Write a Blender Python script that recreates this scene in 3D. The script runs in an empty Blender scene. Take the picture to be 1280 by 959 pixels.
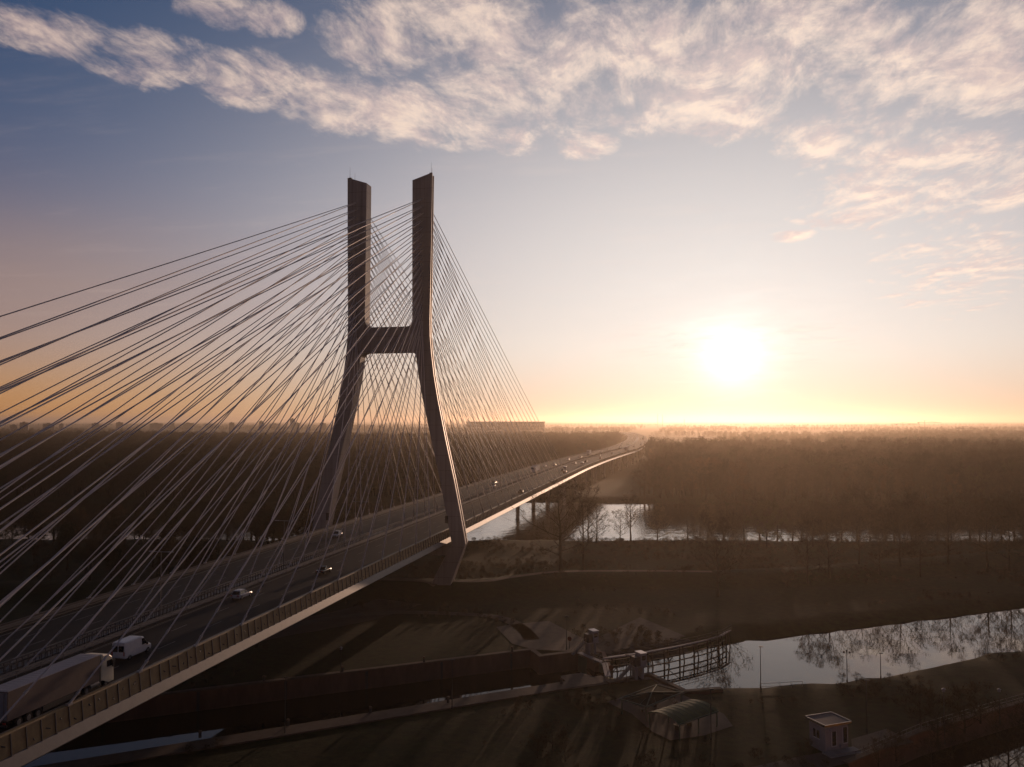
import bpy, math, random
import mathutils
from mathutils import Vector, Matrix, noise as mnoise
from mathutils.geometry import delaunay_2d_cdt, interpolate_bezier
random.seed(11)
C = bpy.context.scene.collection
SC = bpy.context.scene
R = math.radians

# ------------------------------------------------------------------ camera
F, CX, CY, HOR, H = 1040.0, 640.0, 479.5, 526.0, 47.5
YAW = math.atan((852 - 640) / F)
PITCH = math.atan((HOR - CY) / F)
CAM = Vector((81.6, -226.0, H))
FW = Vector((-math.sin(YAW)*math.cos(PITCH), math.cos(YAW)*math.cos(PITCH), math.sin(PITCH)))
RT = Vector((math.cos(YAW), math.sin(YAW), 0))
UP = RT.cross(FW)
def G(px, py, z=0.0):
    """where the sight line through a photo point meets the level z: used to survey the site"""
    d = FW + RT*((px-CX)/F) - UP*((py-CY)/F)
    return CAM + d*((z-H)/d.z)
def G2(px, py, z=0.0):
    p = G(px, py, z); return (p.x, p.y)
cd = bpy.data.cameras.new('camera'); cam = bpy.data.objects.new('camera', cd); C.objects.link(cam)
cam.location = CAM
cam.rotation_euler = Matrix((RT, UP, -FW)).transposed().to_euler()
cd.sensor_width = 36.0; cd.sensor_fit = 'HORIZONTAL'; cd.lens = 36.0*F/1280.0
cd.clip_start = 0.5; cd.clip_end = 90000
SC.camera = cam

# ------------------------------------------------------------------ materials
MATS = {}
def mat(name, col, rough=0.8, spec=0.3, metal=0.0, var=0.25, scale=1.0, bump=0.0, col2=None, coords='Object', rnd=0.0, trans=0.0, bdist=0.05, stretch=None):
    if name in MATS: return MATS[name]
    m = bpy.data.materials.new(name); m.use_nodes = True
    nt = m.node_tree; N = nt.nodes; L = nt.links
    b = N['Principled BSDF']
    b.inputs['Roughness'].default_value = rough; b.inputs['Metallic'].default_value = metal
    b.inputs['Specular IOR Level'].default_value = spec
    tc = N.new('ShaderNodeTexCoord'); src = tc.outputs[coords]
    if stretch:
        mp = N.new('ShaderNodeMapping'); mp.inputs['Scale'].default_value = stretch; L.new(src, mp.inputs[0]); src = mp.outputs[0]
    n1 = N.new('ShaderNodeTexNoise'); n1.inputs['Scale'].default_value = scale; n1.inputs['Detail'].default_value = 6; n1.inputs['Roughness'].default_value = 0.65
    L.new(src, n1.inputs['Vector'])
    cr = N.new('ShaderNodeValToRGB')
    c2 = col2 or tuple(c*(1-var) for c in col)
    c1 = tuple(c*(1+var) for c in col) if not col2 else col
    cr.color_ramp.elements[0].position = 0.32; cr.color_ramp.elements[1].position = 0.68
    cr.color_ramp.elements[0].color = (*c2, 1); cr.color_ramp.elements[1].color = (*c1, 1)
    L.new(n1.outputs['Fac'], cr.inputs['Fac'])
    out = cr.outputs['Color']
    if rnd:
        oi = N.new('ShaderNodeObjectInfo'); hs = N.new('ShaderNodeHueSaturation')
        mr = N.new('ShaderNodeMapRange'); mr.inputs['To Min'].default_value = 1-rnd; mr.inputs['To Max'].default_value = 1+rnd
        L.new(oi.outputs['Random'], mr.inputs['Value']); L.new(mr.outputs[0], hs.inputs['Value']); L.new(out, hs.inputs['Color'])
        out = hs.outputs['Color']
    L.new(out, b.inputs['Base Color'])
    if bump:
        n2 = N.new('ShaderNodeTexNoise'); n2.inputs['Scale'].default_value = scale*5; n2.inputs['Detail'].default_value = 5
        L.new(src, n2.inputs['Vector'])
        bp = N.new('ShaderNodeBump'); bp.inputs['Strength'].default_value = bump; bp.inputs['Distance'].default_value = bdist
        L.new(n2.outputs['Fac'], bp.inputs['Height']); L.new(bp.outputs[0], b.inputs['Normal'])
    if trans:
        tr = N.new('ShaderNodeBsdfTranslucent'); L.new(out, tr.inputs['Color'])
        mx = N.new('ShaderNodeMixShader'); mx.inputs[0].default_value = trans
        L.new(b.outputs[0], mx.inputs[1]); L.new(tr.outputs[0], mx.inputs[2]); L.new(mx.outputs[0], N['Material Output'].inputs['Surface'])
    MATS[name] = m
    return m

M_conc   = mat('concrete', (.30,.27,.255), .85, .3, var=.16, scale=.35, bump=.25)
M_pylon  = mat('pylon_concrete', (.34,.30,.285), .55, .4, var=.10, scale=.22, bump=.12, stretch=(1,1,.35))
def weather(m, joint):
    nt = m.node_tree; N = nt.nodes; L = nt.links; b = N['Principled BSDF']; src = b.inputs['Base Color'].links[0].from_socket
    tc = N.new('ShaderNodeTexCoord'); sp = N.new('ShaderNodeSeparateXYZ'); L.new(tc.outputs['Object'], sp.inputs[0])
    def mth(op, a, v=None):
        n = N.new('ShaderNodeMath'); n.operation = op; L.new(a, n.inputs[0])
        if v is not None: n.inputs[1].default_value = v
        return n.outputs[0]
    fr = mth('FRACT', mth('MULTIPLY', sp.outputs[2], 1/joint)); ln = mth('LESS_THAN', fr, .035)
    mp = N.new('ShaderNodeMapping'); mp.inputs['Scale'].default_value = (1.4,1.4,.035); L.new(tc.outputs['Object'], mp.inputs[0])
    nz = N.new('ShaderNodeTexNoise'); nz.inputs['Scale'].default_value = 1.0; nz.inputs['Detail'].default_value = 6; L.new(mp.outputs[0], nz.inputs['Vector'])
    mr = N.new('ShaderNodeMapRange'); mr.inputs[1].default_value = .35; mr.inputs[2].default_value = .7; mr.inputs[3].default_value = 1.08; mr.inputs[4].default_value = .72; L.new(nz.outputs['Fac'], mr.inputs[0])
    k1 = N.new('ShaderNodeMath'); k1.operation = 'MULTIPLY_ADD'; L.new(ln, k1.inputs[0]); k1.inputs[1].default_value = -.28; L.new(mr.outputs[0], k1.inputs[2])
    mx = N.new('ShaderNodeMix'); mx.data_type = 'RGBA'; mx.blend_type = 'MULTIPLY'; mx.inputs[0].default_value = 1; L.new(src, mx.inputs[6]); L.new(k1.outputs[0], mx.inputs[7]); L.new(mx.outputs[2], b.inputs['Base Color'])
weather(M_pylon, 4.2)
M_fascia = mat('fascia_panel', (.40,.275,.125), .5, .45, col2=(.26,.175,.085), scale=.9, bump=.2)
M_edge   = mat('edge_concrete', (.13,.112,.10), .5, .5, var=.15, scale=.7, bump=.2)
M_asph   = mat('asphalt', (.024,.021,.021), .8, .12, var=.22, scale=.5, bump=.3, stretch=(1,.12,1))
M_mark   = mat('road_paint', (.24,.23,.21), .7, .3, var=.2, scale=2)
M_steel  = mat('galvanised_steel', (.20,.185,.175), .6, .4, .3, var=.12, scale=2)
M_dark   = mat('dark_steel', (.045,.042,.045), .6, .4, .2, var=.2, scale=2)
M_cable  = mat('cable_sheath', (.78,.70,.66), .5, .4, var=.05, scale=1)
M_sleeve = mat('sleeve_steel', (.42,.385,.36), .45, .5, .2, var=.08, scale=3)
M_grass  = None
M_path   = mat('path_gravel', (.105,.08,.06), .95, .2, var=.2, scale=.4, bump=.3)
M_pave   = mat('paving', (.065,.053,.052), .9, .25, var=.18, scale=.5, bump=.3)
M_lock   = mat('lock_wall', (.165,.088,.062), .85, .2, col2=(.10,.056,.042), scale=.5, bump=.4, stretch=(1,1,.3))
M_cope   = mat('coping', (.115,.083,.062), .9, .3, var=.2, scale=.6, bump=.2)
M_wood   = mat('timber', (.028,.022,.018), .8, .3, var=.3, scale=1.5, bump=.3)
M_walk   = mat('walkway_planks', (.30,.28,.29), .7, .3, var=.15, scale=1.5)
M_green  = mat('green_paint', (.05,.10,.07), .55, .4, var=.15, scale=1)
M_groof  = mat('green_roof', (.085,.135,.06), .75, .12, col2=(.055,.09,.042), scale=.6, bump=.1)
M_gglass = mat('roof_glazing', (.014,.021,.016), .95, .02, var=.2, scale=.7)
M_white  = mat('white_paint', (.70,.67,.66), .4, .5, var=.05, scale=1.2)
M_render = mat('white_render', (.36,.32,.31), .85, .3, var=.1, scale=.8, bump=.1)
M_grey   = mat('grey_metal', (.30,.30,.33), .5, .4, .2, var=.12, scale=1)
M_roofg  = mat('grey_roof_felt', (.13,.115,.12), .85, .25, var=.14, scale=.8, bump=.1)
M_glass  = mat('dark_glass', (.015,.017,.022), .08, .6, var=.2, scale=.5)
M_rubber = mat('rubber', (.02,.02,.02), .85, .2, var=.2, scale=6)
M_trail  = mat('trailer_curtain', (.15,.115,.10), .6, .35, var=.12, scale=1.2, bump=.15)  # trailer side stands in shade: that shade is put into the curtain colour
M_troof  = mat('trailer_roof', (.46,.41,.40), .5, .4, var=.07, scale=.8)  # trailer top lightened in colour for the light falling on it
M_cream  = mat('cream_paint', (.62,.58,.45), .35, .5, var=.05, scale=2)
M_red    = mat('red_lens', (.35,.02,.015), .3, .5, var=.1, scale=4)
M_lens   = mat('clear_lens', (.75,.75,.72), .15, .6, var=.05, scale=4)
M_bark   = mat('bark', (.032,.024,.017), .9, .2, var=.3, scale=1.2, bump=.3)
M_twig   = mat('twigs', (.060,.042,.024), .85, .15, col2=(.032,.024,.015), scale=.35, rnd=.55, trans=.35)
M_twigg  = mat('olive_leaves', (.050,.046,.018), .8, .15, col2=(.03,.029,.013), scale=.35, rnd=.5, trans=.25)
M_twigd  = mat('evergreen_needles', (.024,.030,.013), .8, .15, col2=(.013,.017,.008), scale=.35, rnd=.25)
M_twigr  = mat('russet_leaves', (.070,.038,.016), .8, .15, col2=(.042,.024,.012), scale=.35, rnd=.5, trans=.25)
M_far    = mat('far_facade', (.34,.30,.27), .85, .3, var=.12, scale=.02, rnd=.3)
M_arena  = mat('arena_mesh', (.26,.22,.19), .8, .3, var=.12, scale=.03)

def grass_mat():
    m = bpy.data.materials.new('grass'); m.use_nodes = True
    nt = m.node_tree; N = nt.nodes; L = nt.links; b = N['Principled BSDF']
    b.inputs['Roughness'].default_value = .95; b.inputs['Specular IOR Level'].default_value = .12
    tc = N.new('ShaderNodeTexCoord')
    def nz(s, d, r=.6):
        n = N.new('ShaderNodeTexNoise'); n.inputs['Scale'].default_value = s; n.inputs['Detail'].default_value = d; n.inputs['Roughness'].default_value = r
        L.new(tc.outputs['Object'], n.inputs['Vector']); return n.outputs['Fac']
    def ramp(f, stops):
        c = N.new('ShaderNodeValToRGB'); e = c.color_ramp.elements
        e[0].position, e[0].color = stops[0][0], (*stops[0][1], 1); e[1].position, e[1].color = stops[-1][0], (*stops[-1][1], 1)
        for p, col in stops[1:-1]:
            x = e.new(p); x.color = (*col, 1)
        L.new(f, c.inputs[0]); return c.outputs[0]
    big = ramp(nz(.022, 4), [(.3,(.017,.0155,.003)), (.5,(.0115,.0205,.003)), (.7,(.030,.023,.006))])
    fine = ramp(nz(.55, 8, .75), [(.30,(.30,.30,.30)), (.72,(1.9,1.8,1.6))])
    mx = N.new('ShaderNodeMix'); mx.data_type = 'RGBA'; mx.blend_type = 'MULTIPLY'; mx.inputs[0].default_value = 1
    L.new(big, mx.inputs[6]); L.new(fine, mx.inputs[7])
    far = ramp(nz(.0022, 5), [(.38,(.030,.026,.014)), (.47,(.075,.062,.030)), (.55,(.035,.036,.016)), (.66,(.11,.085,.05))])
    mx2 = N.new('ShaderNodeMix'); mx2.data_type = 'RGBA'
    sep = N.new('ShaderNodeVectorMath'); sep.operation = 'LENGTH'; L.new(tc.outputs['Object'], sep.inputs[0])
    mr = N.new('ShaderNodeMapRange'); mr.inputs['From Min'].default_value = 700; mr.inputs['From Max'].default_value = 1500
    L.new(sep.outputs['Value'], mr.inputs[0]); L.new(mr.outputs[0], mx2.inputs[0]); L.new(mx.outputs[2], mx2.inputs[6]); L.new(far, mx2.inputs[7])
    L.new(mx2.outputs[2], b.inputs['Base Color'])
    bp = N.new('ShaderNodeBump'); bp.inputs['Strength'].default_value = .55; bp.inputs['Distance'].default_value = .14
    L.new(nz(.9, 8, .75), bp.inputs['Height']); L.new(bp.outputs[0], b.inputs['Normal'])
    return m
M_grass = grass_mat()

def water_mat(name, col, wave, dist, rough=.03, stretch=(1,1,1)):
    m = bpy.data.materials.new(name); m.use_nodes = True
    nt = m.node_tree; N = nt.nodes; L = nt.links; b = N['Principled BSDF']
    b.inputs['Base Color'].default_value = (*col, 1); b.inputs['Roughness'].default_value = rough; b.inputs['IOR'].default_value = 1.33
    b.inputs['Specular IOR Level'].default_value = .5
    tc = N.new('ShaderNodeTexCoord'); mp = N.new('ShaderNodeMapping'); mp.inputs['Scale'].default_value = stretch
    L.new(tc.outputs['Object'], mp.inputs[0])
    n = N.new('ShaderNodeTexNoise'); n.inputs['Scale'].default_value = wave; n.inputs['Detail'].default_value = 4; L.new(mp.outputs[0], n.inputs['Vector'])
    bp = N.new('ShaderNodeBump'); bp.inputs['Strength'].default_value = 1; bp.inputs['Distance'].default_value = dist
    L.new(n.outputs['Fac'], bp.inputs['Height']); L.new(bp.outputs[0], b.inputs['Normal'])
    return m
M_river = water_mat('river_water', (.012,.012,.008), .30, .11, .05, (1,.6,1))
M_lockw = water_mat('lock_water', (.008,.008,.007), .25, .008, .03)
M_lockw.node_tree.nodes['Principled BSDF'].inputs['Specular IOR Level'].default_value = .25
M_canal = water_mat('canal_water', (.010,.010,.009), .25, .010, .02)

# ------------------------------------------------------------------ mesh helpers
class MB:
    def __init__(s): s.v = []; s.f = []; s.m = []; s.mi = 0
    def add(s, vs, fs):
        o = len(s.v); s.v += [tuple(v) for v in vs]
        for f in fs: s.f.append([o+i for i in f]); s.m.append(s.mi)
        return s
    def box(s, c, d, rz=0.0):
        x, y, z = (d[0]/2, d[1]/2, d[2]/2); cs, sn = math.cos(rz), math.sin(rz)
        vs = []
        for k in (-z, z):
            for i, j in ((-x,-y),(x,-y),(x,y),(-x,y)):
                vs.append((c[0]+i*cs-j*sn, c[1]+i*sn+j*cs, c[2]+k))
        return s.add(vs, [(3,2,1,0),(4,5,6,7),(0,1,5,4),(1,2,6,5),(2,3,7,6),(3,0,4,7)])
    def bx(s, x0,x1,y0,y1,z0,z1): return s.box(((x0+x1)/2,(y0+y1)/2,(z0+z1)/2),(abs(x1-x0),abs(y1-y0),abs(z1-z0)))
    def beam(s, p, q, w, h):
        p, q = Vector(p), Vector(q); d = (q-p).normalized()
        sd = d.cross(Vector((0,0,1)))
        if sd.length < 1e-3: sd = Vector((1,0,0))
        sd.normalize(); u = sd.cross(d); vs = []
        for e in (p, q):
            for i, j in ((-1,-1),(1,-1),(1,1),(-1,1)): vs.append(e+sd*(i*w/2)+u*(j*h/2))
        return s.add(vs, [(3,2,1,0),(4,5,6,7),(0,1,5,4),(1,2,6,5),(2,3,7,6),(3,0,4,7)])
    def tube(s, p, q, r0, r1=None, n=8, cap=True):
        r1 = r0 if r1 is None else r1
        p, q = Vector(p), Vector(q); d = (q-p)
        if d.length < 1e-6: return s
        d.normalize(); a = d.orthogonal().normalized(); b = d.cross(a); vs = []
        for e, r in ((p,r0),(q,r1)):
            for i in range(n):
                t = 2*math.pi*i/n; vs.append(e+a*(r*math.cos(t))+b*(r*math.sin(t)))
        fs = [(i,(i+1)%n,n+(i+1)%n,n+i) for i in range(n)]
        if cap: fs += [tuple(range(n-1,-1,-1)), tuple(range(n,2*n))]
        return s.add(vs, fs)
    def path(s, pts, rs, n=6):
        k = 0; base = len(s.v); prev = None
        for i, p in enumerate(pts):
            p = Vector(p); d = Vector(pts[min(i+1,len(pts)-1)])-Vector(pts[max(i-1,0)])
            d.normalize()
            a = d.orthogonal().normalized() if prev is None else (prev-d*prev.dot(d)).normalized()
            prev = a; b = d.cross(a)
            for j in range(n):
                t = 2*math.pi*j/n; s.v.append(tuple(p+a*(rs[i]*math.cos(t))+b*(rs[i]*math.sin(t))))
        for i in range(len(pts)-1):
            for j in range(n):
                s.f.append([base+i*n+j, base+i*n+(j+1)%n, base+(i+1)*n+(j+1)%n, base+(i+1)*n+j]); s.m.append(s.mi)
        s.f.append([base+j for j in range(n-1,-1,-1)]); s.m.append(s.mi)
        s.f.append([base+(len(pts)-1)*n+j for j in range(n)]); s.m.append(s.mi)
        return s
    def extr(s, poly, axis, a, b):
        """prism: poly is a list of 2-D points, extruded along axis from a to b"""
        n = len(poly)
        def P(u, v, t): return {'x': (t,u,v), 'y': (u,t,v), 'z': (u,v,t)}[axis]
        vs = [P(u,v,a) for u, v in poly]+[P(u,v,b) for u, v in poly]
        return s.add(vs, [tuple(range(n-1,-1,-1)), tuple(range(n,2*n))]+[(i,(i+1)%n,n+(i+1)%n,n+i) for i in range(n)])
    def loft(s, secs, closed=True, caps=True):
        n = len(secs[0]); vs = [p for sec in secs for p in sec]; fs = []
        for i in range(len(secs)-1):
            for j in range(n if closed else n-1):
                fs.append((i*n+j, i*n+(j+1)%n, (i+1)*n+(j+1)%n, (i+1)*n+j))
        if caps and closed: fs += [tuple(range(n-1,-1,-1)), tuple((len(secs)-1)*n+j for j in range(n))]
        return s.add(vs, fs)
    def build(s, name, mats, parent=None, smooth=False, fix=True, **props):
        me = bpy.data.meshes.new(name); me.from_pydata(s.v, [], s.f)
        if not isinstance(mats, (list, tuple)): mats = [mats]
        for m in mats: me.materials.append(m)
        if len(mats) > 1: me.polygons.foreach_set('material_index', s.m)
        if smooth: me.polygons.foreach_set('use_smooth', [True]*len(me.polygons))
        if fix:
            import bmesh
            bm = bmesh.new(); bm.from_mesh(me); bmesh.ops.recalc_face_normals(bm, faces=bm.faces); bm.to_mesh(me); bm.free()
        me.update()
        o = bpy.data.objects.new(name, me); C.objects.link(o)
        if parent: o.parent = parent
        for k, v in props.items(): o[k] = v
        return o
def tag(o, label=None, category=None, group=None, kind=None):
    for k, v in (('label',label),('category',category),('group',group),('kind',kind)):
        if v: o[k] = v
    return o
def empty(name, loc=(0,0,0), rz=0.0, **kw):
    o = bpy.data.objects.new(name, None); C.objects.link(o); o.location = loc; o.rotation_euler = (0,0,rz); o.empty_display_size = .5
    return tag(o, **kw)
KIDS = {}
def kids(o):
    return [c for c in ALLC.get(o.name, [])]
def copy_tree(o, parent=None):
    c = o.copy(); C.objects.link(c)
    if parent: c.parent = parent
    for ch in list(o.children): copy_tree(ch, c)
    return c

# ------------------------------------------------------------------ site layout
def sstep(a, b, x):
    t = max(0, min(1, (x-a)/(b-a))); return t*t*(3-2*t)
WZ, LZ = -1.7, -3.4                                   # river/canal level, lock chamber level
def rb(px, py): return G2(px, py, WZ)
n0, n1 = Vector(rb(0,677)), Vector(rb(1280,679.5))
ndir = (n1-n0).normalized(); nper = Vector((-ndir.y, ndir.x))
near_bank = []
for t in range(-40, 60):
    s_ = t*40.0; p = n0+ndir*s_
    w = 2.2*mnoise.noise(Vector((s_*.012, 3.1, 0)))+.8*mnoise.noise(Vector((s_*.06, 8.1, 0)))
    near_bank.append(p+nper*w)
far_bank = []
for t in range(59, -41, -1):
    s_ = t*40.0; p = n0+ndir*s_
    wdt = 166-22*sstep(275, 345, s_)+(14-8*sstep(275,345,s_))*mnoise.noise(Vector((s_*.006, 9.7, 0)))+4*mnoise.noise(Vector((s_*.04, 1.7, 0)))
    far_bank.append(p+nper*wdt)
RIVER = [tuple(p) for p in near_bank+far_bank]
canal_pts = [(905,806),(960,799),(1040,790),(1120,780),(1200,770),(1280,760.5)]
cT = [Vector(rb(*p)) for p in canal_pts]
cB = [Vector(rb(*p)) for p in [(1280,815.5),(1235,816),(1214,823.5),(1180,830),(1100,847),(1030,855),(960,859),(900,862),(858,866)]]
cext = (cT[-1]-cT[-2]).normalized()
CANAL = [tuple(p) for p in ([Vector(rb(744,838)), Vector(rb(775,833)), Vector(rb(845,820))]+cT+[cT[-1]+cext*60, cT[-1]+cext*900, cB[0]+cext*900, cB[0]+cext*60]+cB+[Vector(rb(812,846)), Vector(rb(757,854))])]
# lock chamber: coping lines
lf0, lf1 = Vector(G2(300,858)), Vector(G2(663,813.5))
ldir = (lf1-lf0).normalized()
ln0, ln1 = Vector(G2(300,919)), Vector(G2(752,846))
lface = lf0-ldir*150; lnface = ln0+ (ln0-ln1).normalized()*150
LOCK_FAR = [tuple(lface), tuple(lf1), G2(674,822), G2(722,815.5), G2(744,836,-1)]
LOCK_NEAR = [tuple(lnface), tuple(ln1)]
LOCK = LOCK_FAR+LOCK_NEAR[::-1]
# second lock at the lower right
L2 = [G2(1060,956), G2(1150,917), G2(1290,876), tuple(Vector(G2(1290,876))+Vector((60,52))), tuple(Vector(G2(1290,876))+Vector((78,36))), G2(1330,960), G2(1240,1010), G2(1100,1010)]
def inside(p, poly):
    x, y = p; c = False; n = len(poly); j = n-1
    for i in range(n):
        xi, yi = poly[i]; xj, yj = poly[j]
        if (yi > y) != (yj > y) and x < (xj-xi)*(y-yi)/(yj-yi)+xi: c = not c
        j = i
    return c
def seg_d(p, a, b):
    ax, ay = a; bx, by = b; dx, dy = bx-ax, by-ay; l = dx*dx+dy*dy
    t = 0 if l == 0 else max(0, min(1, ((p[0]-ax)*dx+(p[1]-ay)*dy)/l))
    return math.hypot(p[0]-ax-t*dx, p[1]-ay-t*dy)
def poly_d(p, poly, closed=True):
    n = len(poly); return min(seg_d(p, poly[i], poly[(i+1) % n]) for i in range(n if closed else n-1))
LEVEE = [G2(-260,742), G2(300,738), G2(450,734), G2(590,739), G2(640,733), G2(700,726), G2(800,725), G2(890,726), G2(1000,722), G2(1130,711), G2(1300,697), G2(1700,670)]
def hgt(x, y):
    d = math.hypot(x-CAM.x, y-CAM.y)
    h = .5*mnoise.noise(Vector((x*.03, y*.03, 5)))*sstep(60, 120, y)
    if -160 < y < 160 and abs(x) < 500:
        dl = poly_d((x,y), LEVEE, False)
        h += 2.6*(1-sstep(2.2, 13, dl))
    far = sstep(1800, 9000, d)
    h += far*(10*mnoise.noise(Vector((x*.00035, y*.00035, 2)))+3)
    for P in (RIVER, CANAL):
        if P is RIVER and not (-900 < x < 1600 and -150 < y < 900): 
            if inside((x,y), P): h = -5
            continue
        if P is CANAL and (x < 40 or y > 700 or y < -120): continue
        dd = poly_d((x,y), P)
        if inside((x,y), P): h = WZ-.15-4*sstep(0, 5, dd)
        else: h = WZ-.15+(h-WZ+.15)*sstep(0, 4.5, dd)
    return h

# ground: one sheet, triangulated with the banks and lock walls as hard edges
pts = []; edges = []
def add_loop(poly, dens):
    n = len(poly); first = len(pts)
    for i in range(n):
        a, b = Vector(poly[i]), Vector(poly[(i+1) % n]); k = max(1, int((b-a).length/dens)); k = min(k, 60)
        for j in range(k): pts.append(tuple(a.lerp(b, j/k)))
    m = len(pts)-first
    for j in range(m): edges.append((first+j, first+(j+1) % m))
# river loop only near part is dense: the points themselves are 40 m apart
add_loop(RIVER, 8); add_loop(LOCK, 6); add_loop(CANAL, 5); add_loop(L2, 6)
rg = random.Random(3)
def far_enough(x, y): return True
for gx in range(-260, 430, 5):
    for gy in range(-250, 165, 5):
        pts.append((gx+rg.uniform(-1.2,1.2), gy+rg.uniform(-1.2,1.2)))
for gx in range(-1500, 1800, 26):
    for gy in range(-600, 2000, 26):
        if not (-260 <= gx < 432 and -250 <= gy < 167): pts.append((gx+rg.uniform(-8,8), gy+rg.uniform(-8,8)))
for k in range(22):
    rr = 2600*1.14**k
    for a in range(96):
        t = 2*math.pi*(a+.5*(k % 2))/96; pts.append((rr*math.cos(t), rr*math.sin(t)))
vco, ved, vfa, *_ = delaunay_2d_cdt([Vector(p) for p in pts], edges, [], 0, 1e-4)
gv = [(p.x, p.y, hgt(p.x, p.y)) for p in vco]
lock_e = []
gf = []
for f in vfa:
    cx_ = sum(vco[i].x for i in f)/3; cy_ = sum(vco[i].y for i in f)/3
    if abs(cx_) < 400 and abs(cy_) < 400 and (inside((cx_,cy_), LOCK) or inside((cx_,cy_), L2)): continue
    gf.append(list(f))
# keep the ground flush (level 0) along the lock walls
for i, p in enumerate(vco):
    if abs(p.x) < 400 and -300 < p.y < 0:
        d = min(poly_d((p.x,p.y), LOCK), poly_d((p.x,p.y), L2))
        if d < 6 and not (inside((p.x,p.y), CANAL)) and poly_d((p.x,p.y), CANAL) > 1: 
            gv[i] = (p.x, p.y, gv[i][2]*sstep(.5, 6, d)-.02)
g = MB(); g.add(gv, gf)
ground = g.build('ground', M_grass, fix=False); ground['kind'] = 'structure'
for p in ground.data.polygons: p.use_smooth = True
if ground.data.polygons[0].normal.z < 0: ground.data.flip_normals()

def sheet(name, poly, z, m, **kw):
    q = MB(); q.add([(x,y,z) for x, y in poly], [tuple(range(len(poly)))])
    o = q.build(name, m, fix=False)
    if o.data.polygons[0].normal.z < 0: o.data.flip_normals()
    return tag(o, **kw)
wr = MB(); nb, fb = near_bank, far_bank[::-1]
wr.add([(p.x-nper.x*6, p.y-nper.y*6, WZ) for p in nb]+[(p.x+nper.x*6, p.y+nper.y*6, WZ) for p in fb], [(i,i+1,len(nb)+i+1,len(nb)+i) for i in range(len(nb)-1)])
river = wr.build('river_water', M_river); river['kind'] = 'structure'
if river.data.polygons[0].normal.z < 0: river.data.flip_normals()
q = MB()
off = 4
ct = [Vector(p) for p in CANAL]
cc = delaunay_2d_cdt(ct, [(i,(i+1) % len(ct)) for i in range(len(ct))], [], 1, 1e-4)
# widen a little under the banks
def grow(poly, d):
    n = len(poly); out = []; ar = sum(poly[i][0]*poly[(i+1)%n][1]-poly[(i+1)%n][0]*poly[i][1] for i in range(n))
    sg = 1 if ar > 0 else -1
    for i in range(n):
        a, b, c = Vector(poly[i-1]), Vector(poly[i]), Vector(poly[(i+1)%n])
        e1 = (b-a).normalized(); e2 = (c-b).normalized(); nn = (Vector((e1.y,-e1.x))+Vector((e2.y,-e2.x)))
        nn.normalize(); out.append(tuple(b+nn*(d*sg)))
    return out
canal = sheet('canal_water', grow(CANAL, 2.0), WZ, M_canal, kind='structure')
lockw = sheet('lock_water', grow(LOCK, .15), LZ, M_lockw, kind='structure')
lock2w = sheet('basin_water', grow(L2, .15), LZ, M_lockw, kind='structure')

def drape(name, poly, dz, m, step=2.0, **kw):
    P = [Vector(p) for p in poly]; pp = []
    for i in range(len(P)):
        a, b = P[i], P[(i+1) % len(P)]; k = max(1, int((b-a).length/step)); pp += [a.lerp(b, j/k) for j in range(k)]
    n = len(pp); ed = [(i,(i+1) % n) for i in range(n)]
    xs = [p.x for p in P]; ys = [p.y for p in P]; x = min(xs)
    while x < max(xs):
        y = min(ys)
        while y < max(ys):
            if inside((x,y), poly): pp.append(Vector((x,y)))
            y += step
        x += step
    vc, _, fc, *_ = delaunay_2d_cdt(pp, ed, [], 1, 1e-4)
    q = MB(); q.add([(v.x, v.y, hgt(v.x, v.y)+dz) for v in vc], [list(f) for f in fc])
    o = q.build(name, m, fix=False)
    if o.data.polygons[0].normal.z < 0: o.data.flip_normals()
    return tag(o, **kw)
def ribbon(name, line, w, m, dz=.06, steps=24, flat=None, **kw):
    """a path laid over the ground: smooth line through surveyed points"""
    P = [Vector(p) for p in line]; out = []
    for i in range(len(P)-1):
        p0, p1, p2, p3 = P[max(i-1,0)], P[i], P[i+1], P[min(i+2,len(P)-1)]
        for j in range(steps):
            t = j/steps
            out.append(.5*((2*p1)+(p2-p0)*t+(2*p0-5*p1+4*p2-p3)*t*t+(3*p1-p0-3*p2+p3)*t*t*t))
    out.append(P[-1]); q = MB(); vs = []; fs = []; K = 5
    for i, p in enumerate(out):
        d = (out[min(i+1,len(out)-1)]-out[max(i-1,0)]).normalized(); s = Vector((-d.y, d.x))
        for k in range(K):
            u = (k/(K-1)-.5)*w*(1+.08*mnoise.noise(Vector((i*.2, k, 0))))
            x = p+s*u; vs.append((x.x, x.y, (hgt(x.x, x.y) if flat is None else flat)+dz))
        if i: fs += [((i-1)*K+k, (i-1)*K+k+1, i*K+k+1, i*K+k) for k in range(K-1)]
    q.add(vs, fs); o = q.build(name, m, fix=False)
    if o.data.polygons[0].normal.z < 0: o.data.flip_normals()
    return tag(o, **kw)
ribbon('path', LEVEE[1:8], 2.6, M_path, dz=.10, kind='structure')
ribbon('path', [G2(300,800), G2(400,775), G2(490,766), G2(560,767), G2(610,770), G2(636,776), G2(655,788), G2(665,800)], 3.4, M_path, dz=.05, kind='structure')
ribbon('path', [G2(420,735), G2(520,738), G2(545,742)], 2.2, M_path, dz=.10, kind='structure')
sheet('paved_yard', [G2(620,784), G2(648,780), G2(686,776.5), G2(712,790), G2(738,803), G2(716,812), G2(668,812.5), G2(640,805)], .05, mat('yard_gravel', (.15,.125,.095), .95, .2, var=.2, scale=.3, bump=.4), kind='structure')
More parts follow.
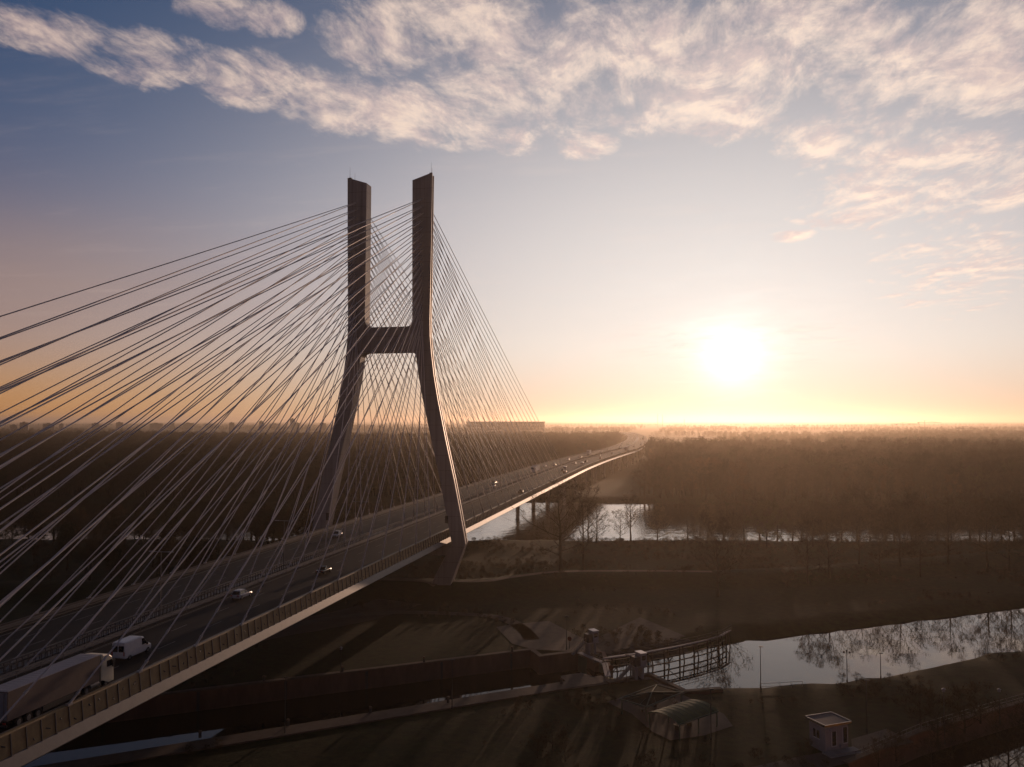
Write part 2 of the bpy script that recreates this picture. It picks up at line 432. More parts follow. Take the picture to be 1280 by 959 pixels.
# dark stone slope protection beside the canal head
drape('stone_apron', [G2(742,800), G2(800,772), G2(855,795), G2(880,806), G2(800,826), G2(752,834)], .09, mat('stone_pitching', (.034,.029,.030), .9, .25, var=.4, scale=.5, bump=.7), kind='structure')
ribbon('dirt_track', [G2(60,835), G2(200,815), G2(330,790), G2(440,770), G2(500,752)], 14, mat('bare_earth', (.10,.07,.05), .95, .15, var=.3, scale=.2, bump=.4), dz=.04, kind='structure')

# ------------------------------------------------------------------ the bridge
M_barrier = mat('far_barrier', (.13,.105,.088), .85, .2, var=.2, scale=.6)  # darker, greyer tone for the far deck's edge panels and coping
DZ = 16.4
def xoff(y):
    if y < 300: return 0.0
    if y < 700: t = (y-300)/400; return 16*t*t*(1.5-.5*t)
    if y < 1100: t = (y-700)/400; return 16+6*t-10*t*t
    t = (y-1100)/400; return 12-14*t-9*t*t
YS = [-340, -200, 0, 256]+[300+25*i for i in range(70)]
YM = YS[-1]
YE = [y for y in YS if y <= 1000]          # the viaduct's edge beams end where it comes down to the bank
bridge = empty('cable_stayed_bridge', (0,0,0), label='pale concrete cable stayed motorway bridge with an H shaped tower over the river', category='bridge')
# tower legs: (Z, inner X, outer X, Y depth)
LEG = [(13.5,19.0,23.0,5.0),(22,17.3,21.4,4.9),(31,15.5,19.6,4.8),(42,12.95,17.1,4.6),(53.3,10.4,14.75,4.45),(60,9.1,13.55,4.35),(66.5,8.2,12.75,4.3),(71,7.6,12.35,4.25),(76,7.1,12.25,4.2),(100,6.95,12.6,4.1),(116,6.9,12.8,4.0)]
FOOT = [(.6,12.3,18.2,5.6),(13.5,19.0,23.0,5.0)]
def leg_sec(z, xi, xo, d, s, zo=None):
    h = d/2; g_ = .55; w = .75; c = .18
    pts_ = [(xi+c,-h),(xo-c,-h),(xo,-h+c),(xo-.2,-w),(xo-g_,-w),(xo-g_-.25,w),(xo-.30,w),(xo-.55,h-c),(xo-.55-c,h),(xi+c,h),(xi,h-c),(xi,-h+c)]
    return [(s*x, y, z+((x-xi)/(xo-xi)*1.9 if zo else 0)) for x, y in pts_]
for s in (1, -1):
    m_ = MB(); m_.loft([leg_sec(*a, s, zo=(i == len(LEG)-1)) for i, a in enumerate(LEG)])
    leg = m_.build('tower_leg', M_pylon, bridge)
    m_ = MB(); m_.loft([leg_sec(*a, s) for a in FOOT]); m_.build('inclined_foot', M_pylon, leg)
    m_ = MB(); m_.box((s*15.6, 0, .45), (9.5, 9.5, .9)); m_.box((s*15.4,0,1.05),(7.6,7.6,.3)); m_.build('plinth', M_conc, leg)
    m_ = MB(); m_.tube((s*12.3, -1.2, 117.3), (s*12.3, -1.2, 121.2), .06, .02, 5); m_.box((s*12.2,-1,117.7),(.7,.9,.7)); m_.build('lightning_rod', M_dark, leg)
    m_ = MB(); m_.tube((s*11.8, 1.3, 117.0), (s*11.8, 1.3, 120.2), .06, .02, 5); m_.build('lightning_rod', M_dark, leg)
    m_ = MB(); m_.box((s*(17.6), -2.62, 20.2), (.9,.1,2.1)); m_.build('access_door', M_dark, leg)
def fillet(x0, x1, z0, z1, r):
    pp = []
    for (cx_, cz_, a0) in ((x1-r,z1-r,0),(x0+r,z1-r,90),(x0+r,z0+r,180),(x1-r,z0+r,270)):
        for k in range(6): pp.append((cx_+r*math.cos(R(a0+18*k)), cz_+r*math.sin(R(a0+18*k))))
    return pp
# cross beam with rounded corners against the legs
top, bot, rr = 74.2, 66.9, 1.7
pl = []
def arc(cx_, cz_, a0, a1): return [(cx_+rr*math.cos(R(a0+(a1-a0)*k/6)), cz_+rr*math.sin(R(a0+(a1-a0)*k/6))) for k in range(7)]
pl = arc(-7.0+rr, top+rr, 180, 270)+arc(7.0-rr, top+rr, 270, 360)+[(7.6,top+rr),(8.9,bot-rr-.4)]+arc(8.35-rr, bot-rr, 0, 90)+arc(-8.35+rr, bot-rr, 90, 180)+[(-8.9,bot-rr-.4),(-7.6,top+rr)]
m_ = MB(); m_.extr(pl, 'y', -1.75, 1.75); m_.build('cross_beam', M_pylon, bridge)
m_ = MB(); m_.bx(-19.6, 19.6, -2.0, 2.0, 10.2, 13.45); m_.build('support_beam', M_pylon, bridge)

def sweep(mb, prof, s, ys, closed=True):
    mb.loft([[(s*u+xoff(y), y, z) for u, z in prof] for y in ys], closed=closed, caps=closed)
def frange(a, b, st):
    while a < b-1e-6:
        yield a; a += st
RIB = 11.78/6
for s in (1, -1):
    m_ = MB(); sweep(m_, [(.4,16.3),(.4,14.1),(2.6,13.6),(4.2,15.6),(13.8,15.6),(15.4,13.6),(17.3,13.8),(17.3,16.3)], s, YS)
    deck = m_.build('deck', M_conc, bridge)
    m_ = MB()
    for y in frange(-330, 900, 5.89): m_.box((s*9.0+xoff(y), y, 14.9), (13.2, .45, 1.35))
    m_.build('floor_beam', M_conc, deck, kind='stuff')
    m_ = MB(); sweep(m_, [(1.9,16.4),(16.5,16.4)], s, YS, closed=False)
    o = m_.build('carriageway', M_asph, deck, fix=False)
    if o.data.polygons[0].normal.z < 0: o.data.flip_normals()
    m_ = MB()
    for u0, u1 in ((.4,1.9),(16.5,17.3)): sweep(m_, [(u0,16.31),(u1,16.31),(u1,16.56),(u0,16.56)], s, YS)
    m_.build('verge_kerb', M_edge, deck)
    m_ = MB()
    for u, w in ((2.9,.14),(3.25,.10),(15.15,.2)): sweep(m_, [(u-w/2,16.406),(u+w/2,16.406)], s, YS, closed=False)
    for u in (7.3, 11.3):
        for y in frange(-330+(3 if u > 8 else 0), 1100, 12):
            x = s*u+xoff(y); m_.add([(x-.06,y,16.406),(x+.06,y,16.406),(x+.06,y+4,16.406),(x-.06,y+4,16.406)], [(0,1,2,3)])
    m_.build('lane_marking', M_mark, deck)
    # outer edge: coping, recessed panels between ribs, plain edge beam below
    m_ = MB(); sweep(m_, [(17.31,13.75),(18.2,13.75),(18.36,13.92),(17.80,15.06),(17.72,15.12),(17.31,15.12)], s, YE); m_.build('edge_beam', M_edge, deck)
    m_ = MB(); sweep(m_, [(17.31,15.125),(17.70,15.125),(17.47,17.2),(17.31,17.2)], s, YE); m_.build('edge_panel', M_fascia if s == 1 else M_barrier, deck)
    m_ = MB(); sweep(m_, [(17.2,17.205),(17.58,17.205),(17.54,17.38),(17.2,17.38)], s, YE); m_.build('coping', M_fascia if s == 1 else M_barrier, deck)
    def rib(mb, y):
        x = xoff(y); e = s; P8 = [(x+e*u, y+k, z) for k in (-.055, .055) for u, z in ((17.46,17.2),(17.60,17.2),(17.84,15.02),(17.69,15.12))]
        mb.add(P8, [(0,1,2,3),(7,6,5,4),(0,4,5,1),(1,5,6,2),(2,6,7,3),(3,7,4,0)])
    m_ = MB()
    for i, y in enumerate(frange(-330, 1000, RIB)):
        if s == 1 and 84 <= i < 184:
            one = MB(); rib(one, y); one.build('edge_rib', M_edge, deck)
        else: rib(m_, y)
    m_.build('edge_rib', M_edge, deck, kind='stuff')
    # stay anchor brackets and drain spots on the panels
    m_ = MB()
    for y in frange(-330, 900, RIB):
        if random.random() < .85:
            zz = random.uniform(15.6, 16.6); m_.tube((s*(17.66-.11*(zz-15.1))+xoff(y), y+random.uniform(.6,1.3), zz), (s*(17.80-.11*(zz-15.1))+xoff(y), y+random.uniform(.6,1.3), zz-.2), .09, .06, 6)
    m_.build('drain_spout', M_dark, deck, kind='stuff')
    for u, zt in ((16.75, 17.15), (2.15, 17.15)):
        m_ = MB()
        for zz in (zt, zt-.32): sweep(m_, [(u-.05,zz-.11),(u+.05,zz-.11),(u+.05,zz+.11),(u-.05,zz+.11)], s, YS)
        for y in frange(-330, 1000, 3.927): m_.box((s*u+xoff(y), y, (zt+16.45)/2-.1), (.1,.1,zt-16.4))
        m_.build('guard_rail', M_steel, deck)
    m_ = MB()     # inner railing of close posts beside the gap
    for y in frange(-330, 700, RIB/2): m_.box((s*.55+xoff(y), y, 17.1), (.08,.08,1.1))
    sweep(m_, [(.5,17.6),(.6,17.6),(.6,17.7),(.5,17.7)], s, YS)
    m_.build('railing', M_dark, deck)
    m_ = MB(); m_.bx(s*1.9+.0, s*16.5, 257.6, 258.8, 16.402, 16.44); m_.build('expansion_joint', M_mark, deck)
# piers of the approach viaduct
for k, y in enumerate([258, 312]+[366+54*i for i in range(13)]):
    for s in (1, -1):
        m_ = MB()
        for u in (4.2, 13.6): m_.loft([[(s*u+xoff(y)+a*1.0*w_, y+b*1.2*w_, z) for a, b in ((-1,-.6),(-.6,-1),(.6,-1),(1,-.6),(1,.6),(.6,1),(-.6,1),(-1,.6))] for z, w_ in ((-3,1),(12.6,1),(13.58,1.25))])
        m_.build('pier', M_conc, bridge)
# stay cables
K = 20
def stay(k, s, u, side, mb, sl=None):
    y = side*(17.8+11.78*k); z = 17.43 if u > 5 else 16.57
    p = Vector((s*u, y, z)); zt = 71.5+2.05*k; q = Vector((s*9.9+(.35 if u > 5 else -.35)*s, side*2.0, zt))
    n = 8; L_ = (q-p).length; P_ = []
    for i in range(n+1):
        t = i/n; v = p.lerp(q, t); v.z -= .0020*L_*4*t*(1-t)*(L_/250); P_.append(v)
    mb.path(P_, [.096]*(n+1), 7)
    d = (P_[1]-p).normalized()
    if sl is not None:
        sl.tube(p-d*.2, p+d*1.5, .15, .13, 8); sl.tube(p+d*1.4, p+d*1.75, .18, .18, 8)
        sl.box((p.x, p.y, z-.02), (.42,.7,.22))
UN, UF = 17.53, 1.1
todo = [(k, s, u, -1) for k in range(K) for s in (1,-1) for u in (UN, UF)]+[(k, 1, UN, 1) for k in range(K)]
rest = [(k, s, u, 1) for k in range(K) for s in (1,-1) for u in (UN, UF) if not (s == 1 and u == UN)]
for a in todo:
    m_ = MB(); sl = MB(); stay(*a, m_, sl)
    c_ = m_.build('stay_cable', M_cable, bridge, smooth=True)
    sl.build('anchor_sleeve', M_sleeve, c_)
    me_ = c_.data.vertices; p0_, p1_ = sl.v[0], None
    k_, s_, u_, sd_ = a; pa = Vector((s_*u_, sd_*(17.8+11.78*k_), 17.43 if u_ > 5 else 16.57)); pb = Vector((s_*9.9, sd_*2.0, 71.5+2.05*k_)); dd_ = (pb-pa).normalized()
    dc = MB(); dc.tube(pa+dd_*6.5-Vector((0,0,.03)), pa+dd_*7.1-Vector((0,0,.03)), .15, .15, 8); dc.build('damper_collar', M_sleeve, c_)
m_ = MB()
for a in rest: stay(*a, m_, m_)
m_.build('stay_cable', M_cable, bridge, smooth=True, kind='stuff')
# road lamps on the median
def lamp_bridge(y, first=[None]):
    if first[0] is None:
        r_ = empty('street_lamp', (0,0,0), label='slim grey lamp post standing on the bridge median', category='street lamp', group='lamp posts along the bridge median')
        a = MB(); a.tube((0,0,0),(0,0,10.6),.11,.06,8); a.box((0,0,.15),(.4,.4,.3)); a.build('post', M_steel, r_)
        b = MB(); b.beam((-1.6,0,10.6),(1.6,0,10.6),.08,.08); b.box((-1.7,0,10.62),(.9,.3,.12)); b.box((1.7,0,10.62),(.9,.3,.12)); b.build('lamp_head', M_grey, r_)
        first[0] = r_; o = r_
    else: o = copy_tree(first[0])
    o.location = (xoff(y), y, 16.0)
    return o
bpy.context.view_layer.update()
for y in [-148, -106, -64, -22, 22, 64, 106, 148, 190, 232]: lamp_bridge(y)
# a narrow cover slab bridging the gap between the decks carries the lamps
for nm in ('median_slab',):
    m_ = MB(); sweep(m_, [(-.38,15.7),(.38,15.7),(.38,16.0),(-.38,16.0)], 1, YS); m_.build(nm, M_edge, bridge)

# ------------------------------------------------------------------ vehicles (length along +Y, front at +Y, standing on z=0)
def wheel(parent, x, y, r, w, dual=False):
    a = MB(); a.tube((x-w/2,y,r),(x+w/2,y,r),r,r,14); o = a.build('wheel', M_rubber, parent)
    sx = 1 if x > 0 else -1
    b = MB(); b.tube((x+sx*(w/2-.02),y,r),(x+sx*(w/2+.015),y,r),r*.62,r*.55,10); b.build('rim', M_steel, o)
    return o
PAINT = {}
def paint(n, c, rough=.3):
    return mat('paint_'+n, c, rough, .5, var=.05, scale=2)
def make_car(kind, pm, label, cat='car', group=None):
    """kind: hatch, sedan, estate, suv"""
    L_, W_, Hh = {'hatch':(4.1,1.76,1.48),'sedan':(4.6,1.8,1.44),'estate':(4.65,1.8,1.48),'suv':(4.6,1.88,1.68)}[kind]
    r_ = empty('car', (0,0,0), label=label, category=cat, group=group)
    hl = L_/2; b = Hh*.60
    # lower body: loft along Y of rounded cross sections
    st = [(-hl,.42,b*.86,.80),(-hl+.12,.28,b*.98,.92),(-hl+.7,.22,b,1.0),(-.2,.22,b,1.0),(hl-1.25,.22,b*.98,1.0),(hl-.55,.24,b*.84,.97),(hl-.14,.28,b*.74,.88),(hl,.40,b*.60,.76)]
    a = MB(); secs = []
    for y, z0, z1, w in st:
        x = W_/2*w; secs.append([(-x*.93,y,z0),(x*.93,y,z0),(x,y,z0+.18),(x,y,z1-.16),(x*.9,y,z1),(-x*.9,y,z1),(-x,y,z1-.16),(-x,y,z0+.18)])
    a.loft(secs); a.build('body', pm, r_, smooth=False)
    tail = {'hatch':-hl+.28,'sedan':-hl+1.0,'estate':-hl+.22,'suv':-hl+.22}[kind]
    nose = hl-1.15; rt0 = tail+(.45 if kind != 'sedan' else .75); rt1 = nose-.95
    a = MB(); secs = []
    for y, z, w in ((tail,b*.98,.86),(rt0,Hh-.05,.68),(rt0+.3,Hh,.68),(rt1-.2,Hh,.68),(rt1,Hh-.04,.68),(nose,b*.97,.84)):
        x = W_/2*w; xb = W_/2*.87
        secs.append([(-xb,y,b*.95),(xb,y,b*.95),(x,y,z),(-x,y,z)])
    a.loft(secs); a.build('glasshouse', M_glass, r_)
    a = MB(); x = W_/2*.69
    a.loft([[(-x,y,z),(x,y,z),(x*.97,y,z+.03),(-x*.97,y,z+.03)] for y, z in ((rt0-.05,Hh-.06),(rt0+.3,Hh),(rt1-.2,Hh),(rt1+.05,Hh-.06))])
    a.build('roof', pm, r_)
    for sx in (-1,1):
        a = MB()
        for (y0,z0_),(y1,z1_) in (((tail+.05,b*.97),(rt0,Hh-.02)),((.0,b),(.05,Hh)),((nose-.05,b*.98),(rt1,Hh-.02))):
            a.beam((sx*W_/2*.875,y0,z0_),(sx*W_/2*.69,y1,z1_),.09,.07)
        a.beam((sx*W_/2*.69,rt0,Hh-.03),(sx*W_/2*.69,rt1,Hh-.03),.07,.06); a.beam((sx*W_/2*.875,tail+.05,b*.97),(sx*W_/2*.875,nose-.05,b*.97),.05,.05)
        a.build('pillar', pm, r_)
    for sx in (-1,1):
        for y in (-hl+.85, hl-.9): wheel(r_, sx*(W_/2-.10), y, .32, .22)
        m_ = MB(); m_.box((sx*W_/2*.62, hl-.09, b*.66), (.38,.16,.14)); m_.build('headlight', M_lens, r_)
        m_ = MB(); m_.box((sx*W_/2*.68, -hl+.05, b*.84), (.30,.12,.16)); m_.build('taillight', M_red, r_)
        m_ = MB(); m_.box((sx*(W_/2+.08), nose-.35, b+.06), (.2,.12,.14)); m_.build('wing_mirror', pm, r_)
    m_ = MB(); m_.box((0,-hl-.005,b*.62),(.52,.03,.12)); m_.build('number_plate', M_white, r_)
    return r_
def make_van(pm, label, group=None, high=2.45, long=5.7):
    r_ = empty('van', (0,0,0), label=label, category='van', group=group)
    hl = long/2; w = 1.0
    a = MB(); secs = []
    for y, z0, z1, ww in ((-hl,.5,high-.12,.94),(-hl+.1,.38,high-.02,.99),(-hl+.8,.34,high,1),(hl-2.3,.34,high,1),(hl-1.75,.34,high-.13,.98),(hl-1.0,.34,1.42,.97),(hl-.35,.34,1.16,.93),(hl-.05,.4,.95,.84),(hl,.5,.82,.78)):
        x = w*ww; zt = z1; secs.append([(-x*.95,y,z0),(x*.95,y,z0),(x,y,z0+.2),(x,y,min(1.25,z0+(zt-z0)*.7)),(x*.93,y,zt-.14),(x*.8,y,zt),(-x*.8,y,zt),(-x*.93,y,zt-.14),(-x,y,min(1.25,z0+(zt-z0)*.7)),(-x,y,z0+.2)])
    a.loft(secs); a.build('body', pm, r_, smooth=False)
    a = MB(); a.add([(-.80,hl-1.70,high-.16),(.80,hl-1.70,high-.16),(.86,hl-.98,1.45),(-.86,hl-.98,1.45)], [(0,1,2,3)])
    for i in range(4): a.v[i] = (a.v[i][0], a.v[i][1]+.03, a.v[i][2]+.03)
    a.build('windscreen', M_glass, r_)
    for sx in (-1,1):
        a = MB(); a.add([(sx*1.0,hl-2.25,1.32),(sx*1.0,hl-1.15,1.32),(sx*.955,hl-1.78,high-.35),(sx*.955,hl-2.25,high-.32)], [(0,1,2,3)])
        a.v = [(v[0]+sx*.012,v[1],v[2]) for v in a.v]; a.build('side_window', M_glass, r_)
        a = MB(); a.box((sx*.45,-hl-.012,1.62),(.74,.03,.78)); a.build('rear_window', M_glass, r_)
        for y in (-hl+1.0, hl-.95): wheel(r_, sx*.88, y, .35, .24)
        a = MB(); a.box((sx*.62,hl-.12,.86),(.34,.2,.2)); a.build('headlight', M_lens, r_)
        a = MB(); a.box((sx*.86,-hl+.02,1.0),(.14,.1,.5)); a.build('taillight', M_red, r_)
        a = MB(); a.box((sx*1.15,hl-1.35,1.35),(.22,.14,.32)); a.build('wing_mirror', M_dark, r_)
    return r_
def make_lorry(label, curtain=None, roof=None, cabm=None, group=None):
    r_ = empty('articulated_lorry', (0,0,0), label=label, category='lorry', group=group)
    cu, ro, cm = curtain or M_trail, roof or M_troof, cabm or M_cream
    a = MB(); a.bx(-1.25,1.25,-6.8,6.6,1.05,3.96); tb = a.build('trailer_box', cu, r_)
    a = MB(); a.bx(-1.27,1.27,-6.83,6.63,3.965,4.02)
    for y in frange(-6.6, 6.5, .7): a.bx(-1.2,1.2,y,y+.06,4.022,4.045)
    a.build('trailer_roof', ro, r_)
    a = MB(); a.bx(-1.2,-.02,-6.86,-6.81,1.2,3.85); a.bx(.02,1.2,-6.86,-6.81,1.2,3.85); d = a.build('rear_door', M_grey, r_)
    a = MB()
    for x in (-.9,-.3,.3,.9): a.tube((x,-6.9,1.2),(x,-6.9,3.85),.03,.03,6)
    a.build('locking_bar', M_steel, d)
    a = MB(); a.bx(-1.22,1.22,-6.9,-6.75,.5,.72); a.bx(-.5,.5,-6.6,9.0,.75,1.045); a.bx(-1.26,-1.22,-2.0,2.6,.45,1.0); a.bx(1.22,1.26,-2.0,2.6,.45,1.0); a.build('chassis', M_dark, r_)
    a = MB()
    secs = []
    for y, z1, w in ((6.95,3.75,1.24),(7.2,3.88,1.25),(8.2,3.70,1.25),(8.8,3.30,1.24),(9.05,2.35,1.23),(9.15,1.2,1.20),(9.12,.5,1.16)):
        secs.append([(-w,y,.45 if y > 7.4 else .95),(w,y,.45 if y > 7.4 else .95),(w,y,z1-.15),(w*.92,y,z1),(-w*.92,y,z1),(-w,y,z1-.15)])
    a.loft(secs[:-1]); cab = a.build('cab', cm, r_)
    a = MB(); a.add([(-1.12,8.86,3.20),(1.12,8.86,3.20),(1.14,9.08,2.32),(-1.14,9.08,2.32)], [(0,1,2,3)]); a.build('windscreen', M_glass, cab)
    for sx in (-1,1):
        a = MB(); a.add([(sx*1.255,7.85,2.25),(sx*1.25,8.9,2.25),(sx*1.25,8.72,2.98),(sx*1.255,7.85,3.0)], [(0,1,2,3)]); a.build('side_window', M_glass, cab)
        a = MB(); a.bx(sx*1.32,sx*1.5,8.7,8.85,2.1,2.9); a.build('wing_mirror', M_dark, cab)
        a = MB(); a.bx(sx*.75,sx*1.12,9.1,9.2,.75,.98); a.build('headlight', M_lens, cab)
        a = MB(); a.bx(sx*.85,sx*1.18,-6.95,-6.88,.78,.95); a.build('taillight', M_red, r_)
        a = MB(); a.tube((sx*1.0,5.2,.75),(sx*1.0,6.6,.75),.33,.33,12); a.build('fuel_tank', M_steel, r_)
        for y in (-5.2,-3.9,-2.6,7.9,4.6): wheel(r_, sx*1.02, y, .5, .38 if y != 7.9 else .32)
    return r_
def put(o, lane, y, back=False):
    o.location = (lane+xoff(y), y, DZ+.01); o.rotation_euler = (0,0,math.pi if back else math.atan((xoff(y+2)-xoff(y-2))/4)*-1)
    return o
P_silver = paint('silver', (.42,.41,.42)); P_black = paint('black', (.02,.02,.025)); P_white = paint('white', (.68,.66,.65)); P_red = paint('red', (.25,.03,.02)); P_blue = paint('blue', (.03,.05,.12))
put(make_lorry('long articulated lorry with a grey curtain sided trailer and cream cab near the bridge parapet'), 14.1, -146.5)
put(make_van(P_white, 'white high roofed panel van in the lane beside the long lorry'), 10.0, -126.6)
put(make_car('estate', P_silver, 'silver estate car alone on the near carriageway a little ahead of the white van'), 5.4, -90.5)
put(make_car('sedan', P_black, 'black saloon car on the near carriageway, the last before the tower leg'), 9.6, -65.5)
put(make_car('hatch', P_white, 'white hatchback on the far carriageway beside the far tower leg'), -9.4, -15.0, True)
near_cars = [make_car('hatch', P_white, 'x'), make_car('sedan', P_black, 'x'), make_car('suv', P_silver, 'x'), make_car('estate', P_red, 'x')]
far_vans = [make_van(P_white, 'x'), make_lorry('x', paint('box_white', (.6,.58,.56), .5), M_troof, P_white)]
bpy.context.view_layer.update()
LAN = [5.4, 9.3, 13.2]
spots = [(13.2,129,1,'silver people carrier beyond the tower by the near parapet, the nearest car past the tower'),(-5.2,156,0,'white hatchback on the far carriageway, the nearest oncoming car past the tower'),(-9.2,175,1,None),(9.3,296,4,'white van near the middle of the bridge, a bright speck past the white expansion joint'),
 (13.2,268,3,'red estate car beside the white expansion joint on the near carriageway'),(9.3,285,1,None),(-5.3,272,5,'white lorry on the far carriageway just past the expansion joint'),(-9.2,330,0,None),(-5.3,345,2,None),(5.4,370,0,None),(13.2,352,4,'white van by the near parapet on the approach viaduct'),(9.3,400,1,None),(-9.2,430,0,None),(-5.3,470,2,None),(13.2,455,3,None),(5.4,505,2,None),(-9.2,540,5,None),(9.3,560,0,None),(-5.3,590,0,None),(13.2,640,5,None),(-9.2,660,1,None),(5.4,690,2,None),(-5.3,740,0,None),(9.3,770,0,None),(-9.2,820,0,None),(13.2,850,1,None),(-5.3,900,4,None),(9.3,960,0,None),(-9.2,1010,0,None),(-5.3,1100,0,None),(9.3,1150,5,None),(5.4,1230,0,None),(-9.2,1240,0,None),(13.2,1330,0,None)]
pool = near_cars+far_vans; used = set()
kindname = ['small white car in the traffic on the distant approach road','dark saloon in the traffic on the distant approach road','silver car in the traffic on the distant approach road','red car in the traffic on the distant approach road','white van in the traffic on the distant approach road','white lorry in the traffic on the distant approach road']
for ln, y, t, lb in spots:
    o = pool[t] if t not in used else copy_tree(pool[t]); used.add(t)
    put(o, ln, y, ln < 0); o['label'] = lb or kindname[t]; o['group'] = 'traffic beyond the tower'

# ------------------------------------------------------------------ the lock
def wall_line(name, line, z0, z1, th, m, side, parent, cope=None):
    """vertical wall along a line, thickness outwards on the given side"""
    a = MB(); P = [Vector(p) for p in line]; n = len(P); offs = []
    for i in range(n):
        d1 = (P[i]-P[max(i-1,0)]); d2 = (P[min(i+1,n-1)]-P[i])
        d = ((d1.normalized() if d1.length else Vector((0,0)))+(d2.normalized() if d2.length else Vector((0,0)))).normalized()
        offs.append(Vector((-d.y, d.x))*side)
    def strip(mb, t0, t1, a0, a1):
        mb.loft([[(p.x+o.x*t0,p.y+o.y*t0,a0),(p.x+o.x*t1,p.y+o.y*t1,a0),(p.x+o.x*t1,p.y+o.y*t1,a1),(p.x+o.x*t0,p.y+o.y*t0,a1)] for p, o in zip(P, offs)])
    strip(a, 0, th, z0, z1); w = a.build(name, m, parent)
    if cope:
        b = MB(); strip(b, -.08, cope, z1+.002, z1+.22); b.build('coping', M_cope, w)
    return w
lock = empty('canal_lock', (*LOCK_FAR[1], 0), label='brown concrete canal lock chamber running below the bridge in the foreground', category='lock')
lock.location = (0,0,0)
wall_line('chamber_wall', LOCK_FAR, -8, .02, 1.2, M_lock, 1, lock, 1.5)
wall_line('chamber_wall', LOCK_NEAR, -8, .02, 1.2, M_lock, -1, lock, 3.6)
a = MB()                                                     # ladder recesses and fender timbers on the far wall
fv = (Vector(LOCK_FAR[1])-Vector(LOCK_FAR[0])); fl = fv.length; fv.normalize(); fn = Vector((fv.y,-fv.x))
for t in frange(8, fl-3, 15):
    p = Vector(LOCK_FAR[0])+fv*t+fn*.03; a.box((p.x,p.y,-2.2),(.5,.06,4.2), math.atan2(fv.y,fv.x))
a.build('ladder', M_dark, lock)
# lock head: concrete apron between chamber and canal
drape('lock_head_paving', [G2(700,846), G2(752,838), G2(786,827), G2(826,838), G2(862,866), G2(846,872), G2(815,850), G2(760,856), G2(716,862)], .16, M_cope, kind='structure')
drape('lock_head_paving', [G2(668,813), G2(700,801), G2(740,803), G2(752,816), G2(738,822), G2(722,815.5)], .16, M_cope, kind='structure')
wall_line('head_wall', [G2(674,822.4), G2(722,816.2), G2(752,817), G2(757,834)], -8, .22, 1.0, M_lock, 1, lock)
# mitre gate leaves with walkways
gate = empty('lock_gate', (0,0,0), label='dark green steel lock gate with a walkway across the chamber head', category='lock gate')
ga, gb = Vector((*G2(724,818), 0)), Vector((*G2(760,848), 0)); gm = (ga+gb)/2+Vector((2.2,1.0,0))
for p, q_ in ((ga, gm), (gb, gm)):
    a = MB(); a.beam((p.x,p.y,-2.4),(q_.x,q_.y,-2.4),.6,4.6); lf = a.build('gate_leaf', M_green, gate)
    b = MB(); b.beam((p.x,p.y,.35),(q_.x,q_.y,.35),1.1,.1); b.build('walkway', M_walk, lf)
    c = MB(); dq = (q_-p)
    for i in range(6): v = p+dq*(i/5); c.tube((v.x,v.y,.4),(v.x,v.y,1.45),.03,.03,5)
    for zz in (.95,1.45): c.beam((p.x,p.y,zz),(q_.x,q_.y,zz),.05,.05)
    c.build('handrail', M_steel, lf)
def cabin(loc, rz, label):
    r_ = empty('lock_control_cabin', loc, rz, label=label, category='cabin', group='control cabins at the lock head')
    a = MB(); a.box((-.55,0,1.1),(.5,1.3,2.2)); a.box((.75,0,1.1),(.5,1.3,2.2)); a.build('leg', M_conc, r_)
    a = MB(); a.box((.1,0,2.3),(2.6,2.2,.2)); a.build('platform', M_conc, r_)
    a = MB(); a.box((.75,0,3.5),(1.2,1.9,2.2)); a.build('cabin_body', M_grey, r_)
    a = MB(); a.box((-.45,0,3.2),(1.1,1.7,1.6)); a.build('machine_housing', M_dark, r_)
    a = MB(); a.box((.75,0,4.66),(1.4,2.1,.1)); a.build('roof', M_white, r_)
    a = MB(); a.box((.75,-.96,3.8),(.8,.04,.8)); a.build('window', M_glass, r_)
    a = MB(); a.beam((-4.0,.2,.15),(-1.2,.2,2.35),.9,.16)
    for i in range(9): t = i/8; a.box((-4.0+2.8*t,.2,.22+2.2*t),(.28,.9,.05))
    a.build('stairs', M_steel, r_)
    a = MB()
    for sy in (-.25,.65):
        a.beam((-4.0,sy,1.1),(-1.2,sy,3.35),.05,.05)
        for i in range(5): t = i/4; a.tube((-4.0+2.8*t,sy,.2+2.2*t),(-4.0+2.8*t,sy,1.1+2.25*t),.03,.03,5)
    a.build('handrail', M_steel, r_)
    return r_
cabin((*G2(738,818),.15), R(35), 'small grey control cabin on legs at the far side of the lock gate')
cabin((*G2(797,849),.15), R(35), 'small grey control cabin on legs between the lock gate and the shelters')
# signal discs, bollards, posts
def sign_disc(px, py, label):
    r_ = empty('lock_signal', (*G2(px,py),.1), R(-20), label=label, category='signal')
    a = MB(); a.tube((0,0,0),(0,0,2.0),.05,.05,6); a.build('post', M_dark, r_)
    a = MB(); a.tube((0,-.04,2.1),(0,.04,2.1),.48,.48,14); a.build('disc', mat('signal_red', (.16,.03,.02), .6, .3, var=.1), r_)
sign_disc(764,850,'dark red round signal disc on a post on the near lock quay')
sign_disc(712,812,'dark red round signal disc on a post on the far lock quay')
B0 = None
for i, (px, py) in enumerate([(428,841),(530,829),(640,816),(463,893),(560,880),(702,856),(330,853),(360,909),(250,924)]):
    if B0 is None:
        B0 = empty('bollard', (0,0,0), label='short dark mooring bollard with a pale cap on the lock coping', category='bollard', group='mooring bollards along the lock')
        a = MB(); a.tube((0,0,0),(0,0,.75),.24,.2,10); a.build('post', M_dark, B0); a = MB(); a.tube((0,0,.75),(0,0,1.0),.3,.24,10); a.build('cap', M_cope, B0); o = B0
    else: o = copy_tree(B0)
    o.location = (*G2(px,py),.24)
bpy.context.view_layer.update()
